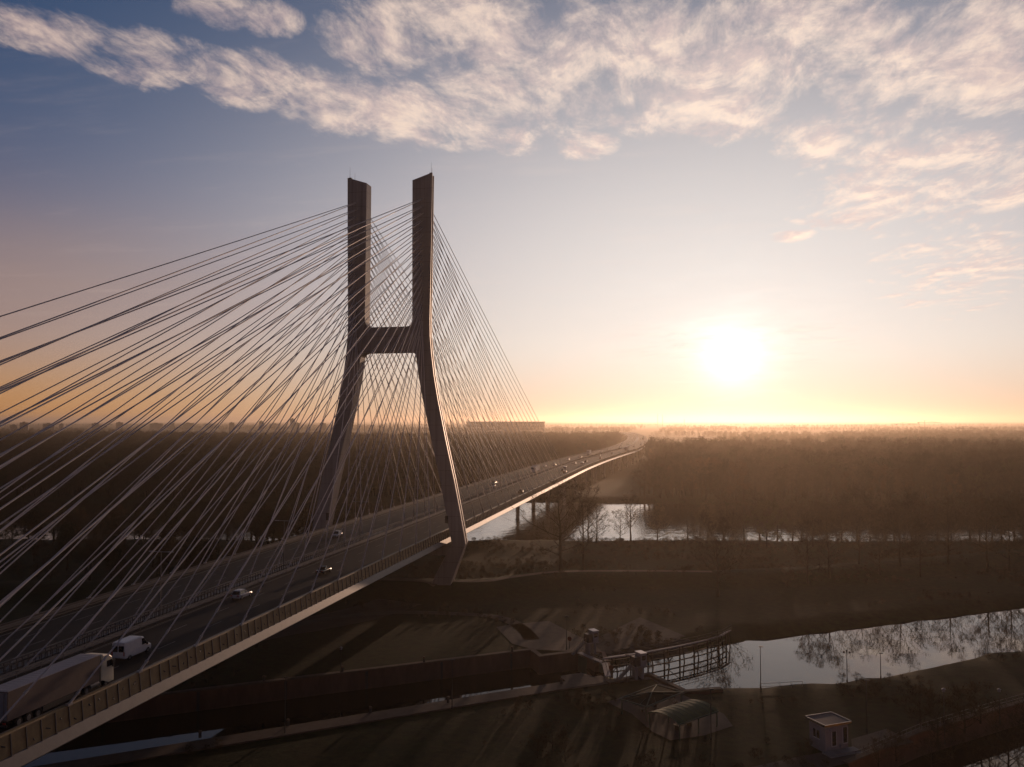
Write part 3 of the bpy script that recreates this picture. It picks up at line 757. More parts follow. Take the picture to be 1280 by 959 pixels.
# curved guide jetty on piles
J = [Vector(G2(*p)) for p in [(757,834),(800,828),(845,819.5),(880,811.5),(900,805.5),(911,799)]]
jt = empty('guide_jetty', (0,0,0), label='long curved timber guide jetty on piles reaching into the canal', category='jetty')
JP = []
for i in range(len(J)-1):
    for j in range(6): JP.append(J[i].lerp(J[i+1], j/6))
JP.append(J[-1])
a = MB(); a.loft([[(p.x-.6,p.y-.9,1.62),(p.x+.6,p.y+.9,1.62),(p.x+.6,p.y+.9,1.85),(p.x-.6,p.y-.9,1.85)] for p in JP]); a.build('walkway', M_walk, jt)
a = MB()
for zz in (2.35, 2.9): a.path([(p.x+.6,p.y+.9,zz) for p in JP], [.04]*len(JP), 5)
for p in JP[::2]: a.tube((p.x+.6,p.y+.9,1.8),(p.x+.6,p.y+.9,2.9),.035,.035,5)
a.build('handrail', M_dark, jt)
acc = 0; last = JP[0]
lens = [0]
for i in range(1, len(JP)): lens.append(lens[-1]+(JP[i]-JP[i-1]).length)
def jat(t):
    for i in range(1, len(JP)):
        if lens[i] >= t: return JP[i-1].lerp(JP[i], (t-lens[i-1])/(lens[i]-lens[i-1]))
    return JP[-1]
for t in frange(2, lens[-1], 4.2):
    p = jat(t); a = MB(); a.tube((p.x-.4,p.y-.7,-6),(p.x-.4,p.y-.7,1.6),.17,.17,8); a.tube((p.x+.9,p.y+1.4,-6),(p.x+.2,p.y+.3,1.6),.14,.14,7); a.build('pile', M_wood, jt)
a = MB()
for zz in (1.2, .1, -1.0): a.path([(p.x-.62,p.y-.95,zz) for p in JP], [.14]*len(JP), 4)
for t in frange(2, lens[-1]-3.4, 6.8): 
    p, q_ = jat(t), jat(t+3.4); a.beam((p.x-.6,p.y-.9,-1.2),(q_.x-.6,q_.y-.9,1.3),.12,.12)
a.build('waling', M_wood, jt)
# near quay edge of the canal head: stepped coping and rails
quay = empty('canal_quay', (0,0,0), label='low concrete quay wall of the canal head behind the green shelters', category='quay')
wall_line('quay_wall', [G2(757,854), G2(812,843), G2(858,865), G2(900,861.5)], -7, .2, 1.0, M_lock, -1, quay, 1.2)
def railing(name, line, label, hgt_=1.1, sp=2.0, base=None):
    r_ = empty(name, (0,0,0), label=label, category='railing'); a = MB(); b = MB(); P = [Vector(p) for p in line]
    for i in range(len(P)-1):
        n = max(1, int((P[i+1]-P[i]).length/sp))
        for j in range(n+1):
            v = P[i].lerp(P[i+1], j/n); z = (hgt(v.x,v.y) if base is None else base); a.tube((v.x,v.y,z-.1),(v.x,v.y,z+hgt_),.04,.04,5)
        for zz in (.55, 1.1):
            u, v = P[i], P[i+1]; b.beam((u.x,u.y,(hgt(u.x,u.y) if base is None else base)+zz),(v.x,v.y,(hgt(v.x,v.y) if base is None else base)+zz),.06,.06)
    a.build('post', M_steel, r_); b.build('rail', M_steel, r_); return r_
railing('canal_railing', [G2(950,861), G2(975,860), G2(1003,858)], 'short steel railing on the canal bank below the single lamp post', base=-.2)
# shelters on a paved pad
drape('paved_pad', [G2(758,878), G2(790,868), G2(830,858), G2(905,893), G2(916,908), G2(880,920), G2(838,926), G2(815,915), G2(790,893)], .07, M_pave, kind='structure')
def frame_of(p00, p10, p01, p11, z=2.45):
    """centre, half sizes and heading of a four-cornered roof surveyed at its eaves"""
    A, B, Cc, D_ = [Vector(G2(*p, z)) for p in (p00, p10, p01, p11)]
    e = ((B-A)+(D_-Cc))/2; f_ = ((Cc-A)+(D_-B))/2
    return (A+B+Cc+D_)/4, e.length/2, f_.length/2, math.atan2(e.y, e.x)
def pyramid_shelter():
    c, hw, hd, an = frame_of((779,873),(826,855),(803,885.5),(850,867)); r_ = empty('glazed_shelter', (c.x,c.y,.08), an, label='open shelter with a dark glazed pyramid roof and pale diagonal ribs', category='shelter')
    for sx in (-1,1):
        for sy in (-1,1): a = MB(); a.box((sx*(hw-.3),sy*(hd-.3),1.15),(.16,.16,2.3)); a.build('post', M_green, r_)
    a = MB(); a.add([(-hw,-hd,2.4),(hw,-hd,2.4),(hw,hd,2.4),(-hw,hd,2.4),(0,0,2.95)], [(0,1,4),(1,2,4),(2,3,4),(3,0,4),(3,2,1,0)]); a.build('roof', M_gglass, r_)
    a = MB()
    for sx, sy in ((-1,-1),(1,-1),(1,1),(-1,1)): a.beam((sx*hw,sy*hd,2.45),(0,0,3.0),.16,.1)
    cs = [(-hw,-hd),(hw,-hd),(hw,hd),(-hw,hd)]
    for i in range(4): p, q_ = cs[i], cs[(i+1) % 4]; a.beam((*p,2.42),(*q_,2.42),.2,.22)
    for t in (-.5,.5): a.beam((t*hw,-hd,2.45),(t*hw*.5,-hd*.5,2.74),.06,.06); a.beam((-hw,t*hd,2.45),(-hw*.5,t*hd*.5,2.74),.06,.06)
    a.build('roof_rib', mat('pale_green_trim', (.11,.14,.11), .8, .15, var=.1), r_)
    a = MB(); a.box((0,.6,.45),(4.2,.5,.08)); a.box((-1.8,.6,.22),(.1,.45,.44)); a.box((1.8,.6,.22),(.1,.45,.44)); a.build('bench', M_wood, r_)
def vault_shelter():
    c, hl, hw, an = frame_of((816,890),(866,875),(842,908),(891,890)); r_ = empty('vaulted_shelter', (c.x,c.y,.08), an, label='open shelter with a green curved barrel roof', category='shelter')
    n = 12; secs = []
    for x in (-hl, hl):
        sec = []
        for i in range(n+1):
            t = R(150-120*i/n); sec.append((x, hw/math.cos(R(30))*math.cos(t), 2.45+hw*.9*(math.sin(t)-.5)*.5))
        for i in range(n, -1, -1):
            t = R(150-120*i/n); sec.append((x, hw/math.cos(R(30))*math.cos(t), 2.36+hw*.9*(math.sin(t)-.5)*.5))
        secs.append(sec)
    a = MB(); a.loft(secs); a.build('roof', M_groof, r_)
    a = MB()
    for x in frange(-hl+.0, hl+.1, 1.2):
        pp = [(x, hw/math.cos(R(30))*math.cos(R(150-120*i/n)), 2.47+hw*.9*(math.sin(R(150-120*i/n))-.5)*.5) for i in range(n+1)]; a.path(pp, [.035]*(n+1), 4)
    a.build('roof_seam', M_green, r_)
    a = MB()
    for sy in (-1,1): a.beam((-hl,sy*hw,2.36),(hl,sy*hw,2.36),.14,.2)
    a.build('eaves_beam', M_green, r_)
    for x in (-hl+.3,0,hl-.3):
        for sy in (-1,1): a = MB(); a.box((x,sy*(hw-.1),1.15),(.16,.16,2.3)); a.build('post', M_green, r_)
    a = MB(); a.box((0,0,.72),(3.6,1.1,.08)); a.box((-1.4,0,.35),(.12,.9,.7)); a.box((1.4,0,.35),(.12,.9,.7)); a.build('table', M_wood, r_)
pyramid_shelter(); vault_shelter()
# control hut by the second lock
hc = Vector(G2(1036,934)); hut = empty('control_hut', (hc.x,hc.y,0), R(33), label='small white control hut with a flat overhanging roof beside the second lock', category='hut')
a = MB(); a.bx(-2.4,2.4,-1.9,1.9,-.2,4.4); a.build('wall', M_render, hut)
a = MB(); a.bx(-2.8,2.8,-2.3,2.3,4.4,4.68); rf = a.build('roof', M_roofg, hut)
a = MB(); a.bx(-2.85,2.85,2.3,2.36,4.4,4.82); a.bx(-2.85,2.85,-2.36,-2.3,4.4,4.74); a.bx(2.8,2.86,-2.3,2.3,4.4,4.78); a.bx(-2.86,-2.8,-2.3,2.3,4.4,4.78); a.build('roof_edge', mat('zinc_trim', (.5,.47,.44), .25, .6, .9, var=.05), rf)
for x, z0, z1, w in ((-.6,1.0,3.3,.9),(1.75,1.2,3.7,.9)):
    a = MB(); a.bx(x-w/2,x+w/2,-1.96,-1.9,z0,z1); wn = a.build('window', M_glass, hut)
    b = MB()
    for xx in (x-w/2-.05, x+w/2+.05): b.bx(xx-.05,xx+.05,-1.99,-1.9,z0-.05,z1+.05)
    b.bx(x-w/2-.1,x+w/2+.1,-2.02,-1.9,z0-.14,z0-.05); b.build('frame', M_white, wn)
a = MB(); a.bx(-2.46,-2.4,-.5,.9,1.9,3.2); wn = a.build('window', M_glass, hut)
b = MB(); b.bx(-2.5,-2.4,-.6,1.0,1.78,1.9); b.bx(-2.49,-2.4,.16,.24,1.9,3.2); b.build('frame', M_white, wn)
a = MB(); a.bx(-3.2,3.4,-3.6,-1.97,-.1,.35); a.bx(-3.2,3.4,-4.1,-3.6,-.1,.18); a.build('step', M_conc, hut)
a = MB(); a.tube((2.45,-1.6,-.1),(2.45,-1.6,4.4),.06,.06,6); a.build('downpipe', M_grey, hut)
a = MB(); a.bx(-1.6,-1.0,-2.05,-1.9,3.55,3.8); a.build('wall_lamp', M_grey, hut)
a = MB(); a.bx(.55,1.15,-2.3,-1.9,.5,1.15); a.build('air_conditioner', M_grey, hut)
hut.scale = (.86,.86,.86)
drape('concrete_quay', [G2(1064,925), G2(1108,912), G2(1143,929), G2(1120,934), G2(1066,945)], .12, M_cope, kind='structure')
drape('concrete_quay', [G2(930,962), G2(1006,945), G2(1060,936), G2(1068,946), G2(1055,956), G2(1010,966)], .10, M_pave, kind='structure')
lk2 = empty('second_lock', (0,0,0), label='dark basin of the second lock in the lower right corner with pale coping', category='lock')
L2E = [G2(1020,978), G2(1060,956), G2(1150,917), G2(1290,876), tuple(Vector(G2(1290,876))+Vector((60,52)))]
wall_line('basin_wall', L2E[1:], -8, .02, 1.0, M_lock, 1, lk2, .9)
railing('basin_railing', [G2(1070,950), G2(1110,932), G2(1150,915)], 'steel railing along the concrete quay beside the white hut', sp=1.2, base=.1)
railing('basin_railing', [G2(1152,914.5), G2(1220,893), G2(1288,874)], 'pale steel railing along the second lock beyond the concrete quay', sp=1.6, base=.1)
# ground lamp posts
def pole(px, py, h, label, style=0, group=None, z=None):
    x, y = G2(px,py); z = hgt(x,y) if z is None else z
    r_ = empty('lamp_post', (x,y,z-.05), label=label, category='lamp post', group=group)
    a = MB(); a.tube((0,0,0),(0,0,h),.085,.05,8); a.tube((0,0,0),(0,0,.5),.14,.12,8); a.build('post', M_dark, r_)
    a = MB()
    if style == 0: a.box((.1,0,h+.03),(.7,.26,.12))
    elif style == 1: a.beam((-.5,0,h-.3),(.5,0,h-.3),.06,.06); a.box((-.5,0,h-.15),(.3,.3,.35)); a.box((.5,0,h-.15),(.3,.3,.35)); a.box((0,0,h+.1),(.25,.25,.4))
    else: a.tube((0,0,h),(0,0,h+.4),.2,.26,10); a.tube((0,0,h+.4),(0,0,h+.55),.3,.05,10)
    a.build('lamp_head', M_dark if style != 2 else M_grey, r_)
for a_ in [(565,886,8.0,'dark lamp post on the near lock quay at the middle of the chamber'),(356,918,8.5,'dark lamp post on the near lock quay under the bridge edge'),(708,813,7.0,'dark lamp post at the corner of the gravel yard by the lock head'),(783,853,5.0,'short dark lamp post beside the near control cabin'),(889,925,7.5,'dark lamp post on the lawn right of the curved green roof'),
           (1084,917,8.0,'dark lamp post on the lawn behind the concrete quay of the white hut')]: pole(*a_)
pole(951,861,7.4,'slim lamp post on the canal bank beside the short railing')
pole(1059,853,5.6,'bank post with three small floodlights standing before the bright canal',1)
pole(1101,848,4.6,'thin bank post with a small head, right of the floodlight post',0)
pole(1181,930,7.6,'lamp post with a pale globe near the second lock railing',2)
pole(1250,905,5.0,'low lamp post with a pale globe beyond the second lock at the right edge',2)
pole(426,842,4.5,'short lamp post on the far lock quay below the bridge',2)

# ------------------------------------------------------------------ trees
def tree_mesh(seed, Ht, Wd, form='broad', twigs=1500, leaf=None):
    """a branching trunk mesh and a crown mesh of fine shoots (or small leaves)"""
    rn = random.Random(seed); T = MB(); Cr = MB()
    def rv(s): return Vector((rn.uniform(-s,s), rn.uniform(-s,s), rn.uniform(-s,s)))
    tips = []
    def shoot(p, d, L_, r, lvl):
        n = 3 if lvl < 3 else 2; ps = [p]; rs = [r]; dd = d.copy()
        for i in range(n):
            dd = (dd+rv(.16)+Vector((0,0,.10 if form != 'weep' else -.05))).normalized(); ps.append(ps[-1]+dd*(L_/n)); rs.append(r*(1-.72*(i+1)/n))
        (T if lvl < 2 else Cr).path(ps, rs, 5 if lvl < 2 else 3)
        if lvl >= 3: tips.append((ps[1], ps[-1], dd)); return
        m = {1: 5, 2: 4}[lvl]
        for i in range(m):
            t = rn.uniform(.3, 1.0); k = min(n-1, int(t*n)); q = ps[k].lerp(ps[k+1], t*n-k) if k < n else ps[-1]
            sd = dd.cross(rv(1)).normalized(); a = rn.uniform(.5, 1.0)
            shoot(q, (dd*math.cos(a)+sd*math.sin(a)+Vector((0,0,.12))).normalized(), L_*rn.uniform(.42,.62), max(.015, r*.42), lvl+1)
        shoot(ps[-1], dd, L_*.5, max(.015, r*.3), lvl+1)
    nz = 7; tp = []; tr = []; w = Vector((0,0,0)); r0 = Ht*.018+.06
    for i in range(nz+1):
        t = i/nz; w += Vector((rn.uniform(-1,1), rn.uniform(-1,1), 0))*Ht*.012; tp.append(Vector((w.x, w.y, -.4+t*(Ht*.92+.4)))); tr.append(r0*(1.25 if i == 0 else 1)*(1-.9*t))
    T.path(tp, tr, 8)
    lo = {'broad':.22,'tall':.28,'low':.08}[form]; nl = {'broad':15,'tall':18,'low':12}[form]
    for i in range(nl):
        t = lo+(.96-lo)*(i+rn.random()*.7)/nl; k = min(nz-1, int(t*nz)); p = tp[k].lerp(tp[k+1], t*nz-k)
        a = i*2.4+rn.uniform(-.5,.5); rel = (t-lo)/(1-lo)
        prof = {'broad': math.sin(math.pi*(.22+.70*rel))**.7, 'tall': .55+.45*math.sin(math.pi*(.2+.75*rel)), 'low': math.sin(math.pi*(.3+.62*rel))}[form]
        up_ = {'broad': .28+.9*rel, 'tall': .9+.6*rel, 'low': .4+.8*rel}[form]
        d = Vector((math.cos(a), math.sin(a), up_)).normalized()
        shoot(p, d, Wd*.5*prof*rn.uniform(.75,1.1)+.4, tr[k]*.5, 1)
    per = max(1, twigs//max(1,len(tips)))
    for a, b, d in tips:
        for j in range(per+1):
            t = rn.uniform(.1,1.05); p = a+(b-a)*t
            e = (d*.55+rv(.75)).normalized()
            if leaf:
                p = p+rv(.6); u = rv(1).normalized(); v = u.cross(e).normalized(); sz = rn.uniform(.16,.34)*leaf
                Cr.add([p-u*sz, p+v*sz*.6, p+u*sz, p-v*sz*.6], [(0,1,2,3)])
            else:
                l = rn.uniform(.5,1.5)*(Ht/18)**.5; u = e.orthogonal().normalized()*.028*(Ht/18)**.3
                m1 = p+e*l*.5+rv(.08*l)
                Cr.add([p-u, p+u, m1+u*.7, p+e*l+rv(.12*l), m1-u*.7], [(0,1,2,3,4)])
    return T, Cr
PROTO = []
def make_proto(name, seed, Ht, Wd, form, twigs, leaf, cm):
    T, Cr = tree_mesh(seed, Ht, Wd, form, twigs, leaf)
    r_ = empty(name); t = T.build('trunk', M_bark, r_, fix=False); c = Cr.build('crown', cm, r_, fix=False)
    return r_, Ht
PROTO = [make_proto('bare_tree', 1, 19, 13, 'broad', 2600, None, M_twig), make_proto('bare_tree', 2, 21, 12, 'broad', 2600, None, M_twig),
         make_proto('bare_tree', 3, 22, 9, 'tall', 2400, None, M_twig), make_proto('bare_tree', 4, 17, 12, 'broad', 2200, None, M_twig),
         make_proto('leafy_tree', 5, 18, 12, 'broad', 5200, 1.0, M_twigg), make_proto('leafy_tree', 6, 16, 9, 'broad', 4600, 1.0, M_twigr),
         make_proto('evergreen_tree', 7, 18, 8, 'tall', 6200, 1.0, M_twigd), make_proto('bare_shrub', 8, 4.2, 4.4, 'low', 1400, None, M_twig),
         make_proto('bare_tree', 9, 20, 14, 'broad', 1100, None, M_twig)]
tused = set(); TREES = []
rt_ = random.Random(5)
def tree(t, x, y, h, label, group=None, wide=1.0):
    p, Ht = PROTO[t]
    if t in tused: o = copy_tree(p)
    else: o = p; tused.add(t)
    s_ = h/Ht; o.location = (x, y, hgt(x,y)-.1); o.scale = (s_*wide, s_*wide, s_); o.rotation_euler = (0,0,rt_.uniform(0,6.28))
    o['category'] = 'shrub' if t == 7 else 'tree'; o['label'] = label
    if group: o['group'] = group
    elif 'group' in o: del o['group']
    TREES.append((x,y)); return o
def treepx(t, px, py, h, label, group=None, wide=1.0):
    x, y = G2(px, py); return tree(t, x, y, h, label, group, wide)
# pasture trees that stand out
treepx(0, 700, 722, 23, 'bushy bare tree on the pasture just right of the tower foot', wide=1.25)
treepx(1, 729, 721, 24, 'thin tall bare tree on the pasture beside the bushy one right of the tower', wide=.8)
treepx(0, 897, 746, 19, 'bare spreading tree on the dike slope in the middle of the lawn', wide=1.0)
treepx(1, 1009, 731, 17, 'small bare tree on the slope, left of a close pair')
treepx(0, 1036, 727, 18, 'small bare tree on the slope, right of a close pair')
treepx(7, 985, 735, 4.0, 'low dark shrub on the slope left of the close pair of trees')
treepx(8, 736, 676, 16, 'thick trunked bare tree on the river bank, black against bright water')
treepx(8, 745.5, 676, 15, 'slim bare tree leaning by the thick trunk on the river bank')
treepx(3, 776, 676.5, 11, 'small round bare tree on the river bank, fine branches against bright water')
treepx(2, 788, 676.5, 18, 'straight dark tree on the river bank at the end of the bright water')
treepx(0, 822, 681, 14, 'broad round bare tree on the river bank, right of the bright water')
# row along the bank
row = [(860,678,15,0),(884,677,13,3),(905,677,17,1),(930,680,18,0),(949,677,17,2),(958,686,16,4),(972,678,17,0),(990,677,15,3),(1002,678,18,1),(1016,683,17,0),(1034,677,15,2),(1052,678,17,1),(1072,678,19,0),(1088,676,14,3),(1107,677,18,1),(1118,679,15,0),(1140,681,18,2),(1152,677,15,5),(1172,677,17,0),(1190,678,14,3),(1213,676,20,2),(1225,679,16,1),(1240,677,15,4),(1252,678,17,0),(1268,677,18,1),(1281,679,16,0),(1300,678,17,2)]
for px, py, h, t in row:
    treepx(t, px, py, h, {4:'olive leaved tree in the row along the river bank',5:'russet leaved tree in the row along the river bank'}.get(t, 'bare tree in the row along the near river bank at the right'), 'row of trees along the near river bank')
# trees mirrored in the canal, on the right slope
for px, py, h, t in [(1125,716,20,0),(1150,722,15,1),(1185,712,20,1),(1235,716,21,1),(1262,714,20,0),(1290,718,21,0),(1075,716,17,0),(1318,724,20,1),(1100,722,13,0)]:
    treepx(t, px, py, h, 'bare tree on the dike slope at the right, mirrored in the canal', 'bare trees on the dike at the right')
for px, py, h in [(690,940,3.4),(672,948,2.6),(706,952,2.4)]: treepx(7, px, py, h, 'dark low shrub at the bottom edge of the foreground lawn', 'shrubs at the bottom of the lawn')
for px, py, h in [(1150,905,4.5),(1172,925,5),(1120,948,3),(1205,912,5),(1098,955,2.6),(1225,900,4.5),(1190,945,3.5),(1165,955,3)]: treepx(7, px, py, h, 'bare grey shrub growing beside the second lock', 'shrubs beside the second lock')
for px, py, h in [(1262,990,9),(1292,985,10),(1240,1002,7)]: treepx(3, px, py, h, 'bare treetop rising from below the lower right corner', 'treetops in the lower right corner')
lb_ = random.Random(77)
for i in range(60):
    px, py = lb_.uniform(5, 425), lb_.uniform(674, 682); x, y = G2(px, py)
    if x > -30: continue
    t = lb_.choice([0,1,3,4,5,6,4,0]); tree(t, x, y, lb_.uniform(8,13), {4:'olive leaved tree on the near river bank left of the bridge',5:'russet leaved tree on the near river bank left of the bridge',6:'dark evergreen on the near river bank left of the bridge'}.get(t,'bare tree on the near river bank left of the bridge'), 'trees on the near river bank left of the bridge', 1.25)
# left of the far carriageway, seen through the cables
lf = random.Random(21); k = 0
while k < 64:
    px, py = lf.uniform(-30, 430), lf.uniform(676, 742)
    x, y = G2(px, py)
    if x > -34 or (px < 80 and py < 700) or min([9]+[math.hypot(x-a, y-b) for a, b in TREES]) < 5 or poly_d((x,y), LEVEE, False) < 3: continue
    t = lf.choice([0,1,3,3,2,4,5,6,7,7,7]); tree(t, x, y, lf.uniform(8,15) if t != 7 else lf.uniform(2.5,5), {4:'olive leaved tree beyond the far carriageway',5:'russet leaved tree beyond the far carriageway',6:'dark evergreen beyond the far carriageway',7:'low shrub beyond the far carriageway'}.get(t,'bare tree beyond the far carriageway'), 'trees beyond the far carriageway'); k += 1
# the woods beyond the river: nearest trees one by one, the rest as one mass
def far_side(x, y): 
    v = Vector((x,y))-n0; return v.dot(nper)
wr_ = random.Random(8); cand = []
def wood_ok(x, y):
    b = far_side(x, y)
    if b < (176 if (Vector((x,y))-n0).dot(ndir) < 320 else 155): return False
    d = math.hypot(x-CAM.x, y-CAM.y)
    if x > xoff(y)+(34 if y < 640 else 12)+10*mnoise.noise(Vector((y*.02,3,1))):
        lim = 1180+170*mnoise.noise(Vector((x*.004, y*.002, 7)))
        if x < xoff(y)+(52+.06*(y-250) if y < 560 else 64-.22*(y-560) if y < 740 else 24) and y < 1400: return False
        if mnoise.noise(Vector((x*.012, y*.008, 21))) > .36 and b > 200: return False
        return d < lim
    if x < xoff(y)-30:
        lim = 2000+600*mnoise.noise(Vector((x*.0015, y*.001, 3)))
        if x > -110 and y < 520 : return x < -60
        if mnoise.noise(Vector((x*.006, y*.006, 12))) > .42 and y > 700: return False
        return d < lim
    return False
for ring, (d0, d1, stp) in enumerate([(380,900,7.2),(900,1500,9.5),(1500,2500,14)]):
    x = -1900.0
    while x < 1300:
        y = 60.0
        while y < 2300:
            xx, yy = x+wr_.uniform(-.45,.45)*stp, y+wr_.uniform(-.45,.45)*stp; y += stp
            d = math.hypot(xx-CAM.x, yy-CAM.y)
            if not d0 <= d < d1: continue
            v = Vector((xx-CAM.x, yy-CAM.y, 0)); zz = v.dot(Vector((-math.sin(YAW), math.cos(YAW), 0))); lat = v.dot(RT)
            if abs(lat) > zz*.66+30 or not wood_ok(xx, yy): continue
            cand.append((d, xx, yy))
        x += stp
cand.sort()
indiv_r = [c for c in cand if c[1] > 0][:95]; indiv_l = [c for c in cand if c[1] < 0][:75]
chosen = set(indiv_r+indiv_l)
for d, x, y in indiv_r+indiv_l:
    t = wr_.choice([0,0,1,1,2,2,3,4,5]) if x > 0 else wr_.choice([0,1,1,2,3,4,6])
    side = 'below the low sun' if x > 0 else 'seen through the stay cables'
    tree(t, x, y, wr_.uniform(13,22), {4:'olive leaved tree at the wood edge across the river, ',5:'russet leaved tree at the wood edge across the river, ',6:'dark evergreen at the wood edge across the river, '}.get(t,'bare brown tree at the wood edge across the river, ')+side, 'trees at the edge of the wood '+side)

def scatter(name, points, protos, smin, smax, seed=0):
    """one mass of trees: points carry the tree shapes by geometry nodes"""
    me = bpy.data.meshes.new(name); me.from_pydata(points, [], []); o = bpy.data.objects.new(name, me); C.objects.link(o)
    ng = bpy.data.node_groups.new(name, 'GeometryNodeTree')
    ng.interface.new_socket('Geometry', in_out='INPUT', socket_type='NodeSocketGeometry'); ng.interface.new_socket('Geometry', in_out='OUTPUT', socket_type='NodeSocketGeometry')
    N, L = ng.nodes, ng.links
    gi = N.new('NodeGroupInput'); go = N.new('NodeGroupOutput'); ip = N.new('GeometryNodeInstanceOnPoints')
    jn = N.new('GeometryNodeJoinGeometry')
    for p in protos:
        j2 = N.new('GeometryNodeJoinGeometry')
        for ch in PROTO[p][0].children:
            oi = N.new('GeometryNodeObjectInfo'); oi.inputs['Object'].default_value = ch; oi.transform_space = 'ORIGINAL'; L.new(oi.outputs['Geometry'], j2.inputs[0])
        gt = N.new('GeometryNodeGeometryToInstance'); L.new(j2.outputs[0], gt.inputs[0]); L.new(gt.outputs[0], jn.inputs[0])
    L.new(gi.outputs[0], ip.inputs['Points']); L.new(jn.outputs[0], ip.inputs['Instance']); ip.inputs['Pick Instance'].default_value = True
    ri = N.new('FunctionNodeRandomValue'); ri.data_type = 'INT'; ri.inputs[4].default_value = 0; ri.inputs[5].default_value = len(protos)-1; ri.inputs['Seed'].default_value = seed
    L.new(ri.outputs[2], ip.inputs['Instance Index'])
    rr_ = N.new('FunctionNodeRandomValue'); rr_.data_type = 'FLOAT_VECTOR'; rr_.inputs[0].default_value = (0,0,0); rr_.inputs[1].default_value = (0.06,0.06,6.28); rr_.inputs['Seed'].default_value = seed+1
    L.new(rr_.outputs[0], ip.inputs['Rotation'])
    rs_ = N.new('FunctionNodeRandomValue'); rs_.data_type = 'FLOAT'; rs_.inputs[2].default_value = smin; rs_.inputs[3].default_value = smax; rs_.inputs['Seed'].default_value = seed+2
    L.new(rs_.outputs[1], ip.inputs['Scale']); L.new(ip.outputs[0], go.inputs[0])
    md = o.modifiers.new('scatter', 'NODES'); md.node_group = ng
    o['kind'] = 'stuff'; return o
restp = [(x,y,hgt(x,y)-.2) for c in cand if c not in chosen for _, x, y in (c,)]
scatter('wood', [p for p in restp if p[0] > 0], [0,1,2,3,4,5,0], .50, 1.22, 4)
scatter('wood', [p for p in restp if p[0] <= 0], [0,1,2,3,4,6], .55, 1.15, 14)
rgp = []
for i in range(34000):
    x, y = rg.uniform(-25, 290), rg.uniform(-130, 150)
    if inside((x,y), RIVER) or poly_d((x,y), RIVER) < 2 or inside((x,y), CANAL) or poly_d((x,y), CANAL) < 3 or inside((x,y), LOCK) or inside((x,y), L2) or poly_d((x,y), LOCK) < 3 or poly_d((x,y), LEVEE, False) < 3: continue
    v = mnoise.noise(Vector((x*.03, y*.06, 3.3)))+.6*mnoise.noise(Vector((x*.12, y*.2, 8)))
    if y < 12+.22*(x-30): v -= .35
    if v+rg.uniform(-.3,.3) > .12 and not (inside((x,y), [G2(620,784), G2(648,780), G2(686,776.5), G2(712,790), G2(738,803), G2(716,812), G2(668,812.5), G2(640,805)])): rgp.append((x,y,hgt(x,y)-.12))
scatter('rough_grass', rgp, [7], .10, .30, 44)
dp = []
for i in range(60000):
    r = 1500*(6.0)**wr_.random(); a = wr_.uniform(-.72,.72)+YAW; x, y = CAM.x-r*math.sin(a), CAM.y+r*math.cos(a)
    v = mnoise.noise(Vector((x*.0011, y*.0022, 4.4)))+.5*mnoise.noise(Vector((x*.004, y*.007, 1.4)))
    if v < .12 or abs(x-xoff(min(y,YM))) < 60: continue
    if x < 0 and r < 2600 and wood_ok(x, y): continue
    dp.append((x,y,hgt(x,y)-.3))
    if len(dp) > 9000: break
scatter('distant_wood', dp, [0,1,3,6], .6, .95, 24)

# ------------------------------------------------------------------ far things
def far_at(px, d):
    az = math.atan((px-CX)/F)-YAW; return CAM.x+d*math.sin(az), CAM.y+d*math.cos(az), az
def block(px, d, wpx, h, label, name='tower_block', cat='building', group=None, dep=14, storeys=None):
    x, y, az = far_at(px, d); w = wpx*d/F; r_ = empty(name, (x,y,hgt(x,y)), -az+random.uniform(-.25,.25), label=label, category=cat, group=group)
    a = MB(); a.bx(-w/2,w/2,-dep/2,dep/2,-2,h); a.build('wall', M_far, r_)
    a = MB(); a.bx(-w/2-.3,w/2+.3,-dep/2-.3,dep/2+.3,h,h+.8); a.bx(-w*.2,w*.1,-3,3,h+.8,h+3.6); a.build('roof', M_roofg, r_)
    a = MB(); n = max(3, int(w/4)); st = storeys or max(2, int(h/3.2))
    for i in range(n):
        for j in range(st): cx_ = -w/2+(i+.5)*w/n; a.box((cx_,-dep/2-.03,(j+.55)*h/st),(w/n*.55,.08,h/st*.5))
    a.build('window', M_glass, r_)
    return r_
for px, d, w, h in [(18,3400,14,38),(31,3300,10,46),(62,3500,14,40),(78,3600,7,46),(120,3900,16,34),(150,4100,10,38),(196,4200,18,42),(215,4200,8,40),(236,4300,20,36),(262,4500,16,34),(290,3700,12,46),(327,3300,9,50),(366,3200,8,56),(372,3200,5,44),(404,3300,9,48),(428,3600,8,44),(344,4300,16,33)]:
    block(px, d, w*random.uniform(.45,.9), h*random.uniform(.75,1.02), 'hazy tower block standing on the left horizon', group='tower blocks on the left horizon')
for px, d, w, h, lb in [(878,1900,26,10,'long low pale hall beyond the right hand wood, near the sun'),(956,2100,10,9,'small pale hall beyond the wood, right of the long hall'),(1196,1800,22,9,'pale low hall by the cranes on the right horizon'),(770,3600,16,12,'low pale hall left of the sun on the far plain'),(905,4600,30,16,'wide flat hall far out under the sun'),(1040,2600,24,11,'flat roofed shed left of the tower cranes'),(700,4200,22,14,'low hall far out right of the arena')]:
    block(px, d, w, h, lb, 'industrial_hall', 'hall', dep=40, storeys=2)
